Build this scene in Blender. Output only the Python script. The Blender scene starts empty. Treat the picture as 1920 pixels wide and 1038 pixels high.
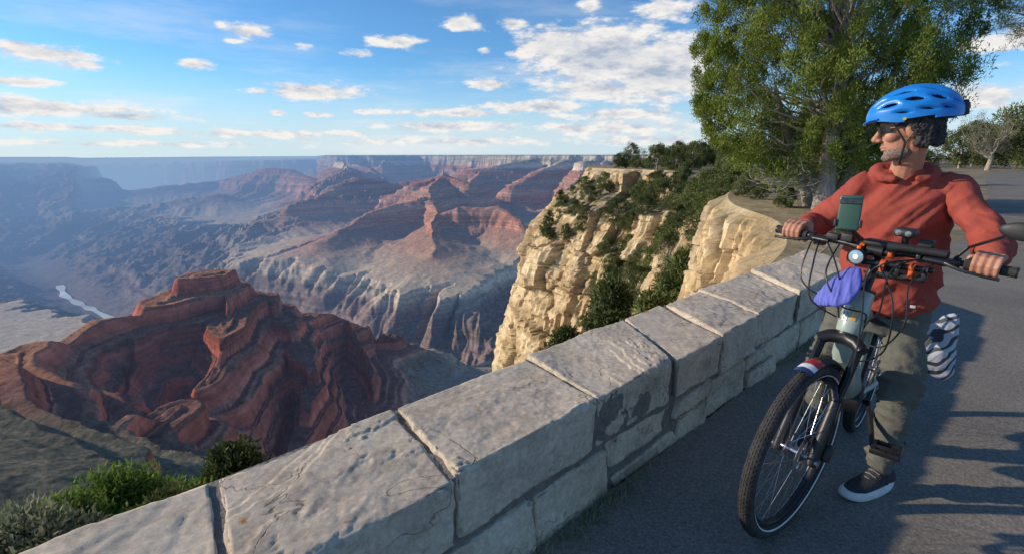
import bpy, bmesh, math, random
import numpy as np
from mathutils import Vector, Matrix
random.seed(7); rng=np.random.default_rng(7)
C=bpy.context.scene.collection
PI=math.pi
PITCH=math.radians(13.4); SP=math.sin(PITCH); CP=math.cos(PITCH); CAMZ=1.5
def ray(px,py):
    v=(519-py)/960.; return np.array([(px-960)/960., CP+v*SP, -SP+v*CP])
def P(px,py,Y):
    d=ray(px,py); return np.array([d[0]/d[1]*Y, Y, CAMZ+d[2]/d[1]*Y])
def PZ(px,py,z):
    d=ray(px,py); t=(z-CAMZ)/d[2]; return np.array([d[0]*t,d[1]*t,z])
_perm=np.random.default_rng(3).permutation(256); _perm=np.concatenate([_perm,_perm,_perm])
_g=np.random.default_rng(5).normal(size=(256,3)); _g/=np.linalg.norm(_g,axis=1)[:,None]
def pn(x,y,z):
    x,y,z=np.broadcast_arrays(x,y,z)
    xi=np.floor(x).astype(np.int64); yi=np.floor(y).astype(np.int64); zi=np.floor(z).astype(np.int64)
    xf=x-xi; yf=y-yi; zf=z-zi; xi&=255; yi&=255; zi&=255
    u=xf*xf*xf*(xf*(xf*6-15)+10); v=yf*yf*yf*(yf*(yf*6-15)+10); w=zf*zf*zf*(zf*(zf*6-15)+10)
    def gr(a,b,c,dx,dy,dz):
        h=_perm[_perm[_perm[a]+b]+c]; g=_g[h]; return g[...,0]*dx+g[...,1]*dy+g[...,2]*dz
    def L(a,b,t): return a+t*(b-a)
    n00=L(gr(xi,yi,zi,xf,yf,zf),gr(xi+1,yi,zi,xf-1,yf,zf),u)
    n10=L(gr(xi,yi+1,zi,xf,yf-1,zf),gr(xi+1,yi+1,zi,xf-1,yf-1,zf),u)
    n01=L(gr(xi,yi,zi+1,xf,yf,zf-1),gr(xi+1,yi,zi+1,xf-1,yf,zf-1),u)
    n11=L(gr(xi,yi+1,zi+1,xf,yf-1,zf-1),gr(xi+1,yi+1,zi+1,xf-1,yf-1,zf-1),u)
    return L(L(n00,n10,v),L(n01,n11,v),w)*1.5
def fbm(x,y,z,o=4,gain=.5):
    s=0;a=1
    for i in range(o):
        f=2.03**i; s=s+a*pn(x*f+i*17.3,y*f+i*5.1,z*f+i*9.7); a*=gain
    return s
def ridged(x,y,z,o=4,gain=.5):
    s=0;a=1
    for i in range(o):
        f=2.03**i; s=s+a*(1-2*np.abs(pn(x*f+i*7.3,y*f+i*15.1,z*f+i*3.7))); a*=gain
    return s
def sst(a,b,x):
    t=np.clip((x-a)/(b-a),0,1); return t*t*(3-2*t)
# ------------------------------------------------------------ objects
def world_off(o):
    v=Vector((0,0,0))
    while o is not None: v=v+o.location; o=o.parent
    return v
def tag(o,label=None,cat=None,group=None,kind=None):
    if label: o['label']=label
    if cat: o['category']=cat
    if group: o['group']=group
    if kind: o['kind']=kind
    return o
def empty(name,loc,label,cat,group=None):
    o=bpy.data.objects.new(name,None); C.objects.link(o); o.location=loc; o.empty_display_size=.1
    return tag(o,label,cat,group)
def np_mesh(name,V,F,smooth=True):
    V=np.asarray(V,dtype=np.float32); F=np.asarray(F,dtype=np.int32)
    me=bpy.data.meshes.new(name); k=F.shape[1]
    me.vertices.add(len(V)); me.vertices.foreach_set('co',V.ravel())
    me.loops.add(F.size); me.loops.foreach_set('vertex_index',F.ravel())
    me.polygons.add(len(F)); me.polygons.foreach_set('loop_start',np.arange(0,F.size,k,dtype=np.int32))
    me.polygons.foreach_set('loop_total',np.full(len(F),k,dtype=np.int32))
    me.update(calc_edges=True)
    me.polygons.foreach_set('use_smooth',np.full(len(F),smooth))
    return me
def link(name,me,m,parent=None,loc=None):
    if parent is not None:
        me.transform(Matrix.Translation(-world_off(parent)))
    elif loc is not None:
        me.transform(Matrix.Translation(-Vector(loc)))
    o=bpy.data.objects.new(name,me); C.objects.link(o)
    if parent is not None: o.parent=parent
    elif loc is not None: o.location=loc
    if m is not None: me.materials.append(m)
    return o
class MB:
    def __init__(s): s.v=[]; s.f=[]
    def add(s,V,F):
        n=len(s.v); s.v+= [tuple(float(c) for c in p) for p in V]; s.f+=[tuple(i+n for i in f) for f in F]; return s
    def box(s,c,h,ax=None,bev=.0):
        c=np.array(c,float); ax=np.eye(3) if ax is None else np.array(ax,float)
        h=np.array(h,float)
        if bev<=0:
            V=[c+ax[0]*h[0]*i+ax[1]*h[1]*j+ax[2]*h[2]*k for i in(-1,1) for j in(-1,1) for k in(-1,1)]
            return s.add(V,[(0,1,3,2),(4,6,7,5),(0,4,5,1),(2,3,7,6),(0,2,6,4),(1,5,7,3)])
        V=[];F=[]; b=min(bev,h.min()*.98)
        gs=[[-x,-x+b*.3,-x+b,x-b,x-b*.3,x] for x in h]; idx={}
        def vid(i,j,k):
            if (i,j,k) in idx: return idx[(i,j,k)]
            p=np.array([gs[0][i],gs[1][j],gs[2][k]]); q=np.clip(p,-(h-b),h-b); d=p-q; l=np.linalg.norm(d)
            if l>1e-9: p=q+d/l*b
            idx[(i,j,k)]=len(V); V.append(c+ax[0]*p[0]+ax[1]*p[1]+ax[2]*p[2]); return idx[(i,j,k)]
        for a in range(5):
            for e in range(5):
                F.append((vid(0,a,e),vid(0,a,e+1),vid(0,a+1,e+1),vid(0,a+1,e)))
                F.append((vid(5,a,e),vid(5,a+1,e),vid(5,a+1,e+1),vid(5,a,e+1)))
                F.append((vid(a,0,e),vid(a+1,0,e),vid(a+1,0,e+1),vid(a,0,e+1)))
                F.append((vid(a,5,e),vid(a,5,e+1),vid(a+1,5,e+1),vid(a+1,5,e)))
                F.append((vid(a,e,0),vid(a,e+1,0),vid(a+1,e+1,0),vid(a+1,e,0)))
                F.append((vid(a,e,5),vid(a+1,e,5),vid(a+1,e+1,5),vid(a,e+1,5)))
        return s.add(V,F)
    def tube(s,pts,r,n=12,cap=True):
        pts=[np.array(p,float) for p in pts]; m=len(pts)
        if not hasattr(r,'__len__'): r=[r]*m
        T=[]
        for i in range(m):
            t=pts[min(i+1,m-1)]-pts[max(i-1,0)]; T.append(t/(np.linalg.norm(t)+1e-12))
        a=np.array([0,0,1.]) if abs(T[0][2])<.9 else np.array([1.,0,0])
        Nn=np.cross(T[0],a); Nn/=np.linalg.norm(Nn); V=[];F=[]
        for i in range(m):
            Nn=Nn-T[i]*np.dot(Nn,T[i]); Nn/=np.linalg.norm(Nn)+1e-12; Bn=np.cross(T[i],Nn)
            for k in range(n):
                an=2*PI*k/n; V.append(pts[i]+(Nn*math.cos(an)+Bn*math.sin(an))*r[i])
        for i in range(m-1):
            for k in range(n):
                F.append((i*n+k,i*n+(k+1)%n,(i+1)*n+(k+1)%n,(i+1)*n+k))
        if cap:
            F.append(tuple(range(n-1,-1,-1))); F.append(tuple((m-1)*n+k for k in range(n)))
        return s.add(V,F)
    def cap(s,a,b,ra,rb=None,n=14):
        rb=ra if rb is None else rb; a=np.array(a,float); b=np.array(b,float)
        d=b-a; L=np.linalg.norm(d)+1e-9; d/=L; pts=[];rr=[]
        for i in range(5):
            t=PI/2*(1-i/4.); pts.append(a-d*ra*math.sin(t)); rr.append(max(ra*math.cos(t),ra*.03))
        for i in range(5):
            t=PI/2*i/4.; pts.append(b+d*rb*math.sin(t)); rr.append(max(rb*math.cos(t),rb*.03))
        return s.tube(pts,rr,n)
    def chain(s,pts,rr,n=14):
        for i in range(len(pts)-1): s.cap(pts[i],pts[i+1],rr[i],rr[i+1],n)
        return s
    def ell(s,c,r,ax=None,n=20,m=12):
        c=np.array(c,float); ax=np.eye(3) if ax is None else np.array(ax,float); V=[];F=[]
        for i in range(m+1):
            th=PI*i/m; th=min(max(th,.02),PI-.02)
            for k in range(n):
                ph=2*PI*k/n; p=(r[0]*math.sin(th)*math.cos(ph),r[1]*math.sin(th)*math.sin(ph),r[2]*math.cos(th))
                V.append(c+ax[0]*p[0]+ax[1]*p[1]+ax[2]*p[2])
        for i in range(m):
            for k in range(n): F.append((i*n+k,(i+1)*n+k,(i+1)*n+(k+1)%n,i*n+(k+1)%n))
        F.append(tuple(range(n))); F.append(tuple(m*n+k for k in range(n-1,-1,-1)))
        return s.add(V,F)
    def loft(s,rings,n=24):
        V=[];F=[]
        for c,a,b in rings:
            c=np.array(c,float)
            for k in range(n):
                an=2*PI*k/n; V.append(c+np.array(a)*math.cos(an)+np.array(b)*math.sin(an))
        for i in range(len(rings)-1):
            for k in range(n): F.append((i*n+k,i*n+(k+1)%n,(i+1)*n+(k+1)%n,(i+1)*n+k))
        F.append(tuple(range(n-1,-1,-1))); F.append(tuple((len(rings)-1)*n+k for k in range(n)))
        return s.add(V,F)
    def lathe(s,c,axis,prof,n=48,closed=True):
        c=np.array(c,float); axis=np.array(axis,float); axis/=np.linalg.norm(axis)
        a=np.array([0,0,1.]) if abs(axis[2])<.9 else np.array([1.,0,0])
        Nn=np.cross(axis,a); Nn/=np.linalg.norm(Nn); Bn=np.cross(axis,Nn); V=[];F=[]; m=len(prof)
        for k in range(n):
            an=2*PI*k/n; d=Nn*math.cos(an)+Bn*math.sin(an)
            for (r,z) in prof: V.append(c+d*r+axis*z)
        for k in range(n):
            k2=(k+1)%n
            for i in range(m if closed else m-1):
                i2=(i+1)%m; F.append((k*m+i,k2*m+i,k2*m+i2,k*m+i2))
        return s.add(V,F)
    def build(s,name,m,parent=None,smooth=True,loc=None,auto=None):
        me=bpy.data.meshes.new(name); me.from_pydata(s.v,[],s.f); me.update()
        bm=bmesh.new(); bm.from_mesh(me); bmesh.ops.recalc_face_normals(bm,faces=bm.faces)
        if smooth:
            for f in bm.faces: f.smooth=True
            for e in bm.edges:
                if len(e.link_faces)==2 and e.calc_face_angle(0)>math.radians(auto or 45): e.smooth=False
        bm.to_mesh(me); bm.free()
        if parent is None and loc is None:
            a=np.array(s.v); loc=((a[:,0].min()+a[:,0].max())/2,(a[:,1].min()+a[:,1].max())/2,a[:,2].min())
        return link(name,me,m,parent,loc)
def bake(o,mods,disp=None):
    for t,kw in mods:
        md=o.modifiers.new(t,t)
        for k,v in kw.items(): setattr(md,k,v)
    dg=bpy.context.evaluated_depsgraph_get(); dg.update()
    me=bpy.data.meshes.new_from_object(o.evaluated_get(dg))
    o.modifiers.clear(); o.data=me
    n=len(me.vertices)
    if disp is not None:
        co=np.zeros(n*3,np.float32); me.vertices.foreach_get('co',co); co=co.reshape(-1,3)
        no=np.zeros(n*3,np.float32); me.vertex_normals.foreach_get('vector',no); no=no.reshape(-1,3)
        off=np.array(world_off(o))
        co=co+no*disp(co+off)[:,None]
        me.vertices.foreach_set('co',co.astype(np.float32).ravel())
    me.polygons.foreach_set('use_smooth',np.full(len(me.polygons),True)); me.update()
    return o
# ------------------------------------------------------------ materials
def newmat(name):
    m=bpy.data.materials.new(name); m.use_nodes=True; nt=m.node_tree; nt.nodes.clear()
    return m,nt
def N(nt,t,**kw):
    n=nt.nodes.new(t)
    for k,v in kw.items(): setattr(n,k,v)
    return n
def mat(name,c1,c2=None,scale=8,rough=.7,metal=0,bump=.0,bscale=40,coat=0,emit=None,thr=(.35,.65),aniso=None,spec=.5,detail=6,sub=0):
    m,nt=newmat(name); L=nt.links.new
    out=N(nt,'ShaderNodeOutputMaterial'); b=N(nt,'ShaderNodeBsdfPrincipled')
    b.inputs['Roughness'].default_value=rough; b.inputs['Metallic'].default_value=metal
    b.inputs['Coat Weight'].default_value=coat; b.inputs['Specular IOR Level'].default_value=spec
    if sub: b.inputs['Subsurface Weight'].default_value=sub; b.inputs['Subsurface Radius'].default_value=(.02,.008,.004)
    L(b.outputs[0],out.inputs[0])
    c2=c2 or tuple(x*.8 for x in c1)
    tc=N(nt,'ShaderNodeTexCoord'); mp=N(nt,'ShaderNodeMapping'); L(tc.outputs['Object'],mp.inputs[0])
    if aniso: mp.inputs['Scale'].default_value=aniso
    nz=N(nt,'ShaderNodeTexNoise'); nz.inputs['Scale'].default_value=scale; nz.inputs['Detail'].default_value=detail; L(mp.outputs[0],nz.inputs[0])
    cr=N(nt,'ShaderNodeValToRGB'); cr.color_ramp.elements[0].position=thr[0]; cr.color_ramp.elements[1].position=thr[1]
    cr.color_ramp.elements[0].color=(*c1,1); cr.color_ramp.elements[1].color=(*c2,1)
    L(nz.outputs[0],cr.inputs[0]); L(cr.outputs[0],b.inputs['Base Color'])
    if bump:
        n2=N(nt,'ShaderNodeTexNoise'); n2.inputs['Scale'].default_value=bscale; n2.inputs['Detail'].default_value=5; L(mp.outputs[0],n2.inputs[0])
        bp=N(nt,'ShaderNodeBump'); bp.inputs['Strength'].default_value=bump; bp.inputs['Distance'].default_value=.01
        L(n2.outputs[0],bp.inputs['Height']); L(bp.outputs[0],b.inputs['Normal'])
    if emit:
        b.inputs['Emission Color'].default_value=(*emit[0],1); b.inputs['Emission Strength'].default_value=emit[1]
    return m
def terrain_mat(name,nscale,bd,strata=0,szz=.05,amt=(.6,1.35)):
    m,nt=newmat(name); L=nt.links.new
    out=N(nt,'ShaderNodeOutputMaterial'); b=N(nt,'ShaderNodeBsdfDiffuse')
    at=N(nt,'ShaderNodeAttribute',attribute_name='Col'); hz=N(nt,'ShaderNodeAttribute',attribute_name='haze')
    geo=N(nt,'ShaderNodeNewGeometry')
    nz=N(nt,'ShaderNodeTexNoise'); nz.inputs['Scale'].default_value=nscale; nz.inputs['Detail'].default_value=9; nz.inputs['Roughness'].default_value=.7
    L(geo.outputs['Position'],nz.inputs[0])
    mr=N(nt,'ShaderNodeMapRange'); mr.inputs['From Min'].default_value=.3; mr.inputs['From Max'].default_value=.7
    mr.inputs['To Min'].default_value=amt[0]; mr.inputs['To Max'].default_value=amt[1]; L(nz.outputs[0],mr.inputs[0])
    mx=N(nt,'ShaderNodeVectorMath',operation='SCALE'); L(at.outputs['Color'],mx.inputs[0]); L(mr.outputs[0],mx.inputs['Scale'])
    colout=mx.outputs[0]; hgt=nz.outputs[0]
    if strata:
        mp=N(nt,'ShaderNodeMapping'); mp.inputs['Scale'].default_value=(szz*.03,szz*.03,szz); L(geo.outputs['Position'],mp.inputs[0])
        n2=N(nt,'ShaderNodeTexNoise'); n2.inputs['Scale'].default_value=1; n2.inputs['Detail'].default_value=7; n2.inputs['Roughness'].default_value=.75; L(mp.outputs[0],n2.inputs[0])
        m2=N(nt,'ShaderNodeMapRange'); m2.inputs['From Min'].default_value=.36; m2.inputs['From Max'].default_value=.64; m2.inputs['To Min'].default_value=1-strata; m2.inputs['To Max'].default_value=1+strata*.9; L(n2.outputs[0],m2.inputs[0])
        sz=N(nt,'ShaderNodeSeparateXYZ'); L(geo.outputs['Normal'],sz.inputs[0])
        st=N(nt,'ShaderNodeMapRange'); st.inputs['From Min'].default_value=.96; st.inputs['From Max'].default_value=.80; L(sz.outputs[2],st.inputs[0])
        mm=N(nt,'ShaderNodeMix'); L(st.outputs[0],mm.inputs[0]); mm.inputs[2].default_value=1; L(m2.outputs[0],mm.inputs[3])
        s2=N(nt,'ShaderNodeVectorMath',operation='SCALE'); L(colout,s2.inputs[0]); L(mm.outputs[0],s2.inputs['Scale']); colout=s2.outputs[0]
        ad=N(nt,'ShaderNodeMath',operation='ADD'); L(nz.outputs[0],ad.inputs[0]); L(n2.outputs[0],ad.inputs[1]); hgt=ad.outputs[0]
    L(colout,b.inputs[0])
    bp=N(nt,'ShaderNodeBump'); bp.inputs['Strength'].default_value=.7; bp.inputs['Distance'].default_value=bd
    L(hgt,bp.inputs['Height']); L(bp.outputs[0],b.inputs['Normal'])
    em=N(nt,'ShaderNodeEmission')  # distance haze painted into the surface: emission mixed over the diffuse colour
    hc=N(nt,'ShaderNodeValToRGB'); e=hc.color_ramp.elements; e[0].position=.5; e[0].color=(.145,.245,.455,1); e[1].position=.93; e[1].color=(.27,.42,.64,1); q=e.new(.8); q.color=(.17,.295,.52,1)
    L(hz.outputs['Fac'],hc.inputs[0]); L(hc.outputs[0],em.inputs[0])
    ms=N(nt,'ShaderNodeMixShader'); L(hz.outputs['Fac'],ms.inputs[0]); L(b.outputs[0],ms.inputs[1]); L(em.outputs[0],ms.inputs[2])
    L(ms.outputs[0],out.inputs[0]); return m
def set_attr(me,col,haze):
    a=me.color_attributes.new('Col','FLOAT_COLOR','POINT'); c=np.ones((len(me.vertices),4),np.float32); c[:,:3]=col
    a.data.foreach_set('color',c.ravel())
    h=me.attributes.new('haze','FLOAT','POINT'); h.data.foreach_set('value',np.asarray(haze,np.float32))
# ------------------------------------------------------------ canyon terrain
def painted_haze(X,Y):  # amount of aerial haze painted over the terrain, from position and azimuth
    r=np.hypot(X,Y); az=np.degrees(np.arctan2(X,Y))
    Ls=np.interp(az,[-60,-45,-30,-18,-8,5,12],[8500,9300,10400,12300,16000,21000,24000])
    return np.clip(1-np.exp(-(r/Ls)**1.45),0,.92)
KN=[(400,60),(0,0),(-25,-105),(-80,-150),(-110,-262),(-200,-318),(-206,-342),(-236,-364),(-242,-390),(-274,-412),(-280,-440),(-316,-462),(-323,-500),(-362,-522),(-369,-550),(-390,-562),(-440,-715),(-580,-815),(-800,-905),(-1100,-955),(-1500,-1362),(-1600,-1480)][::-1]
soft=[k[0] for k in KN]; hard=[k[1] for k in KN]
def inv(h): return np.interp(h,hard,soft)
NA,NR=1150,1000
az=np.radians(np.linspace(-68,32,NA))
rr=np.exp(np.interp(np.linspace(0,1,NR),[0,.06,.5,.93,1],[math.log(60),math.log(450),math.log(2300),math.log(18000),math.log(60000)]))
A,R=np.meshgrid(az,rr); X=R*np.sin(A); Y=R*np.cos(A); Z0=np.zeros_like(X)
w1=fbm(X/1900,Y/1900,Z0+1,3); w2=fbm(X/1900,Y/1900,Z0+7,3)
f1=fbm(X/230,Y/230,Z0+3,4,.5); f2=fbm(X/230,Y/230,Z0+13,4,.5)
kk=np.clip((R-1500)/4000,0,1)
Xw=X+w1*(120*kk)+f1*(7+17*kk); Yw=Y+w2*(120*kk)+f2*(7+17*kk)
def segs(pts,Xq,Yq,lam):
    best=np.full(X.shape,1e9); zc=np.zeros(X.shape); qx=np.zeros(X.shape); qy=np.zeros(X.shape)
    for a,b in zip(pts[:-1],pts[1:]):
        dx,dy=b[0]-a[0],b[1]-a[1]; L2=dx*dx+dy*dy
        t=np.clip(((Xq-a[0])*dx+(Yq-a[1])*dy)/L2,0,1)
        nx=a[0]+t*dx; ny=a[1]+t*dy
        d=np.hypot(Xq-nx,Yq-ny); m=d<best
        best=np.where(m,d,best); zc=np.where(m,a[2]+t*(b[2]-a[2]),zc)
        e=np.minimum(d,lam*1.1)/(d+1)
        qx=np.where(m,nx+(Xq-nx)*e,qx); qy=np.where(m,ny+(Yq-ny)*e,qy)
    return best,zc,qx,qy
base=np.interp(R,[60,150,400,700,1300,2000,3000,60000],[-110,-260,-600,-820,-905,-935,-950,-950])
S=inv(base)
def ridge(pp,slope,gul=.4,near=False,lam=None,flat=0.):
    pts=[P(*p) for p in pp]; lam=lam or (150. if near else 420.)
    d,zc,qx,qy=segs(pts,Xw,Yw,lam); iz=inv(zc); d=np.maximum(0,d-flat)
    m=(iz-slope*d*(1-gul*1.3))>S
    dm=d[m]; n=ridged(qx[m]/lam,qy[m]/lam,4.+0*dm,3,.5)-.7
    s=iz[m]-slope*dm*(1-gul*n*(.35+.65*np.clip(dm/(lam*3),0,1))*(1-.6*sst(700,1700,dm)))
    S[m]=np.maximum(S[m],s)
n_=True
ridge([(-260,1000,300),(-120,800,520),(-40,700,760),(20,662,950),(110,640,1080),(180,606,1200),(260,588,1300),(300,552,1380),(335,530,1450)],.60,.2,n_,flat=14)
ridge([(335,528,1450),(365,512,1500),(400,505,1550),(440,514,1600),(470,540,1620),(500,552,1650),(545,575,1700),(590,592,1750),(680,580,1950),(705,612,1950),(790,655,1950),(868,700,1900)],.60,.2,n_,flat=8)
ridge([(260,588,1300),(250,680,1120),(215,770,960)],.8,.25,n_)
ridge([(500,552,1650),(560,640,1430),(590,700,1280),(575,770,1150),(550,850,1020)],.85,.2,n_,flat=14)
ridge([(430,520,1600),(420,620,1270),(400,700,1090),(350,780,960)],.85,.2,n_,flat=6)
ridge([(330,760,850),(240,790,740),(130,870,600),(0,960,450)],.95,.25,n_,flat=8)
ridge([(640,590,1850),(690,680,1600),(700,740,1450)],.75,.25,n_)
# central temple
ridge([(822,330,7300),(800,345,6600),(806,375,5900),(822,400,5250),(815,430,4750),(812,452,4400),(810,480,4050)],.44,.36)
ridge([(822,316,7300),(822,317,7280)],.9,.2)
ridge([(770,343,6900),(822,330,7300),(870,343,7000)],.5,.3,flat=60)
ridge([(822,402,5250),(880,388,5400),(940,386,5400),(975,410,5100),(990,440,4800)],.48,.34,flat=25)
ridge([(806,370,6000),(740,383,5700),(690,400,5200),(640,428,4850),(603,454,4500)],.48,.36,flat=25)
ridge([(815,432,4700),(760,475,4350),(700,505,4050)],.5,.35)
ridge([(815,432,4700),(870,480,4300),(905,505,4000)],.55,.35)
ridge([(603,456,4500),(570,490,4150)],.45,.35)
ridge([(822,330,7700),(740,343,7400),(665,333,7000),(600,358,6600),(500,378,6200),(400,388,6000),(335,425,5500)],.55,.36,flat=30)
ridge([(665,333,7000),(640,300,11500)],.55,.4)
ridge([(500,381,6200),(480,430,5600),(430,455,5100)],.6,.35)
ridge([(335,427,5500),(290,470,5000),(240,500,4700)],.45,.35)
ridge([(-80,375,7000),(40,366,7000),(115,353,7400),(150,374,7200),(210,400,6700)],.6,.4,flat=60)
ridge([(200,365,10500),(300,350,11000),(420,338,11500),(500,315,11000),(545,318,10800),(590,340,10000),(640,360,9500)],.55,.4,flat=80)
ridge([(230,385,8600),(330,370,9000),(420,364,9300)],.6,.4,flat=60)
ridge([(-100,335,10500),(60,330,10800),(200,335,11000)],.6,.4,flat=80)
ridge([(640,303,13000),(690,316,11800),(720,335,10500)],.5,.4)
ridge([(880,318,9800),(930,310,10200),(1000,298,11000)],.5,.4,flat=50)
ridge([(960,350,8000),(1010,325,8800),(1060,300,10200)],.5,.4,flat=50)
ridge([(1040,385,7000),(1080,345,8000),(1110,298,9800)],.5,.4)
ridge([(880,345,8300),(900,320,9800)],.5,.4)
ridge([(-60,430,5600),(60,420,5900),(130,436,5700)],.6,.4)
azd=np.degrees(A)
Rr=np.interp(azd,[-74,-60,-45,-40.5,-37,-30,-20.5,-18.5,-12,-5,0,8,14,60],[14500,14500,14800,15500,21000,20500,19500,15800,15500,14500,13500,12000,11500,9000])
g9=ridged(X/3200,Y/3200,Z0+9,4)
Rr=Rr-w1*900-g9*1500
zr=np.interp(azd,[-74,-45,-40.4,-39.2,-30,-20.5,-19.5,-8,8,60],[-160,-175,-185,-270,-190,-150,-40,-30,-15,10])
g5=ridged(X/1300,Y/1300,Z0+19,3)
s=inv(zr)-.42*np.maximum(0,Rr-R)*(1+.3*f1-.3*(g5-.6)); s=np.where(R>Rr,inv(zr),s)
S=np.maximum(S,s)
S=S+f1*(1+5*kk)
H=np.interp(S,soft,hard)
near=1-sst(2000,2700,R)
lz=H+f1*3+.05*X+.02*Y
def terr(h,per,mix,a,b):
    k=np.floor(h/per); f=h/per-k; return (mix*(sst(a,b,f)-f))*per
tm=near*sst(-800,-740,H)*sst(620,900,R)
H=H+tm*(terr(lz,46.,.85,.45,.75)+terr(lz+3*f2,15.,.55,.4,.75))
H+=fbm(X/16,Y/16,Z0,3)*1.3*(1-kk)+fbm(X/90,Y/90,Z0+2,3)*3*kk
riv=[PZ(40,492,-1380),PZ(70,515,-1380),PZ(112,533,-1380),PZ(120,552,-1380),PZ(150,568,-1380),PZ(178,580,-1380)]
riv=[r_[:2] for r_ in riv]+[np.array(q) for q in[(-3000,3900),(-2100,3300),(-1300,3000),(-500,2750),(150,2650),(700,2650),(1800,3000)]]
sl=[.22,.22,.22,.22,.25,.28,.5,.8,.9,.9,.9,.9,.9]
kx=np.clip(X/2000+1.6,0,1)
Xg=X+f1*45+w1*90*kx; Yg=Y+f2*45+w2*90*kx
rv3=[(r_[0],r_[1],sl[i]) for i,r_ in enumerate(riv)]
best,sc,qx,qy=segs(rv3,Xg,Yg,260.)
n=ridged(qx/260,qy/260,Z0+8,3,.5)-.7
G=-1400+np.maximum(0,best-35)*sc*(1+.32*n)+ (1-kx)*sst(120,500,best)*(ridged(X/420,Y/420,Z0+31,4,.55)-.5)*70
for tr in ([(-1100,3000),(-1350,3450),(-1900,3850),(-2700,4400)],[(100,2700),(30,3400),(150,4000),(420,4700)],[(700,2700),(1100,3900),(1300,5000)],[(-2400,3500),(-3000,4300),(-3900,5000)]):
    L_=len(tr)-1
    d,zc,qx,qy=segs([(t_[0],t_[1],-1400+ (400.*i/L_)) for i,t_ in enumerate(tr)],Xg,Yg,200.)
    m=(zc+d*.6)<G
    n=ridged(qx[m]/200,qy[m]/200,8+0*d[m],3,.5)-.7
    G[m]=np.minimum(G[m],zc[m]+d[m]*.9*(1+.3*n))
gor=G<H
H=np.minimum(H,G)
H=np.where(R<90,np.minimum(H,-80),H)
zb=H+f1*9
col=np.zeros(X.shape+(3,))
zk=[-1450,-1010,-985,-960,-880,-835,-790,-722,-716,-562,-548,-520,-500,-470,-450,-420,-395,-370,-330,-300,-268,-262,-150,-145,-108,-102,-6,80]
ck=[(.19,.155,.135),(.25,.20,.165),(.44,.365,.275),(.56,.46,.335),(.53,.42,.30),(.48,.34,.245),(.46,.27,.19),(.42,.24,.17),(.52,.25,.165),(.52,.26,.175),(.48,.32,.225),(.48,.21,.14),(.40,.24,.17),(.52,.23,.15),(.46,.30,.21),(.50,.21,.14),(.44,.27,.19),(.50,.22,.14),(.43,.20,.14),(.42,.20,.13),(.45,.25,.17),(.72,.56,.40),(.66,.52,.38),(.36,.32,.24),(.38,.34,.25),(.68,.57,.42),(.5,.44,.33),(.10,.13,.08)]
for c in range(3): col[...,c]=np.interp(zb,zk,[k[c] for k in ck])
gy=np.gradient(H,axis=0)/np.gradient(R,axis=0); gx=np.gradient(H,axis=1)/(R*(az[1]-az[0])); slp=np.hypot(gx,gy)
cliffm=sst(.75,1.3,slp)
bands=np.sin(lz*2*PI/13.)*.5+np.sin(lz*2*PI/5.3+1)*.3
redc=np.stack([.46+.08*bands,.14+.035*bands,.088+.02*bands],-1)
redm=(near*sst(-790,-730,H+f1*20))[...,None]
col=col*(1-redm)+redc*redm
tal=(near*(1-cliffm)*.9*sst(-790,-730,H+f1*20))[...,None]; n6=fbm(X/30,Y/30,Z0+2,4)
tc=np.stack([.225+.07*n6,.115+.04*n6,.085+.03*n6],-1)
col=col*(1-tal)+tc*tal
topm=(near*(1-sst(.5,.9,slp))*sst(-480,-400,H)*sst(1050,1300,R))[...,None]; col=col*(1-topm)+np.array([.46,.215,.12])*topm
lowr=(near*sst(-740,-800,H))[...,None]*.6; col=col*(1-lowr)+np.array([.27,.21,.16])*lowr
gm=near*(1-sst(750,1120,R+f1*90))*(1-sst(1.1,1.9,slp))*sst(-150,-420,X)*.92
vg=fbm(X/6,Y/6,Z0,3)
gcol=np.stack([.155+.10*np.clip(-vg,-1,1),.15+.06*np.clip(-vg,-1,1),.105+.04*np.clip(-vg,-1,1)],-1)
gm=gm[...,None]; col=col*(1-gm)+gcol*gm
sp=(near*(fbm(X/6,Y/6,Z0+4,2)>.3)*(slp<1.2)*sst(-800,-700,H))[...,None]*.5; col=col*(1-sp)+np.array([.07,.075,.05])*sp
gg=(gor*sst(-940,-1000,H))[...,None]*.5; col=col*(1-gg)+np.array([.28,.19,.16])*gg
lf=((1-kx)*gor)[...,None]*.6; col=col*(1-lf)+np.array([.20,.17,.14])*lf
V=np.stack([X,Y,H],-1).reshape(-1,3)
idx=np.arange(NA*NR).reshape(NR,NA)
F=np.stack([idx[:-1,:-1],idx[:-1,1:],idx[1:,1:],idx[1:,:-1]],-1).reshape(-1,4)
me=np_mesh('canyon',V,F); set_attr(me,col.reshape(-1,3),painted_haze(V[:,0],V[:,1]))
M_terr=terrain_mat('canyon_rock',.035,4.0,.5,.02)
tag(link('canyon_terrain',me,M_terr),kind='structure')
# river
pts=[np.array([p[0],p[1],-1388.]) for p in riv[2:8]]
pts2=[]
for a,b in zip(pts[:-1],pts[1:]):
    for t in np.linspace(0,1,12)[:-1]: pts2.append(a+(b-a)*t)
rv=[]
for i,p in enumerate(pts2):
    t=pts2[min(i+1,len(pts2)-1)]-pts2[max(i-1,0)]; n=np.array([-t[1],t[0],0]); n/=np.linalg.norm(n); w_=30+10*math.sin(i*.7)
    rv+=[p+n*w_,p-n*w_]
rv=np.array(rv); rf=np.array([(2*i,2*i+1,2*i+3,2*i+2) for i in range(len(pts2)-1)])
me=np_mesh('river',rv,rf); set_attr(me,np.tile([.62,.72,.72],(len(rv),1)),painted_haze(rv[:,0],rv[:,1])*.6)
tag(link('river',me,terrain_mat('river_water',.002,.1)),kind='structure')

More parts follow.
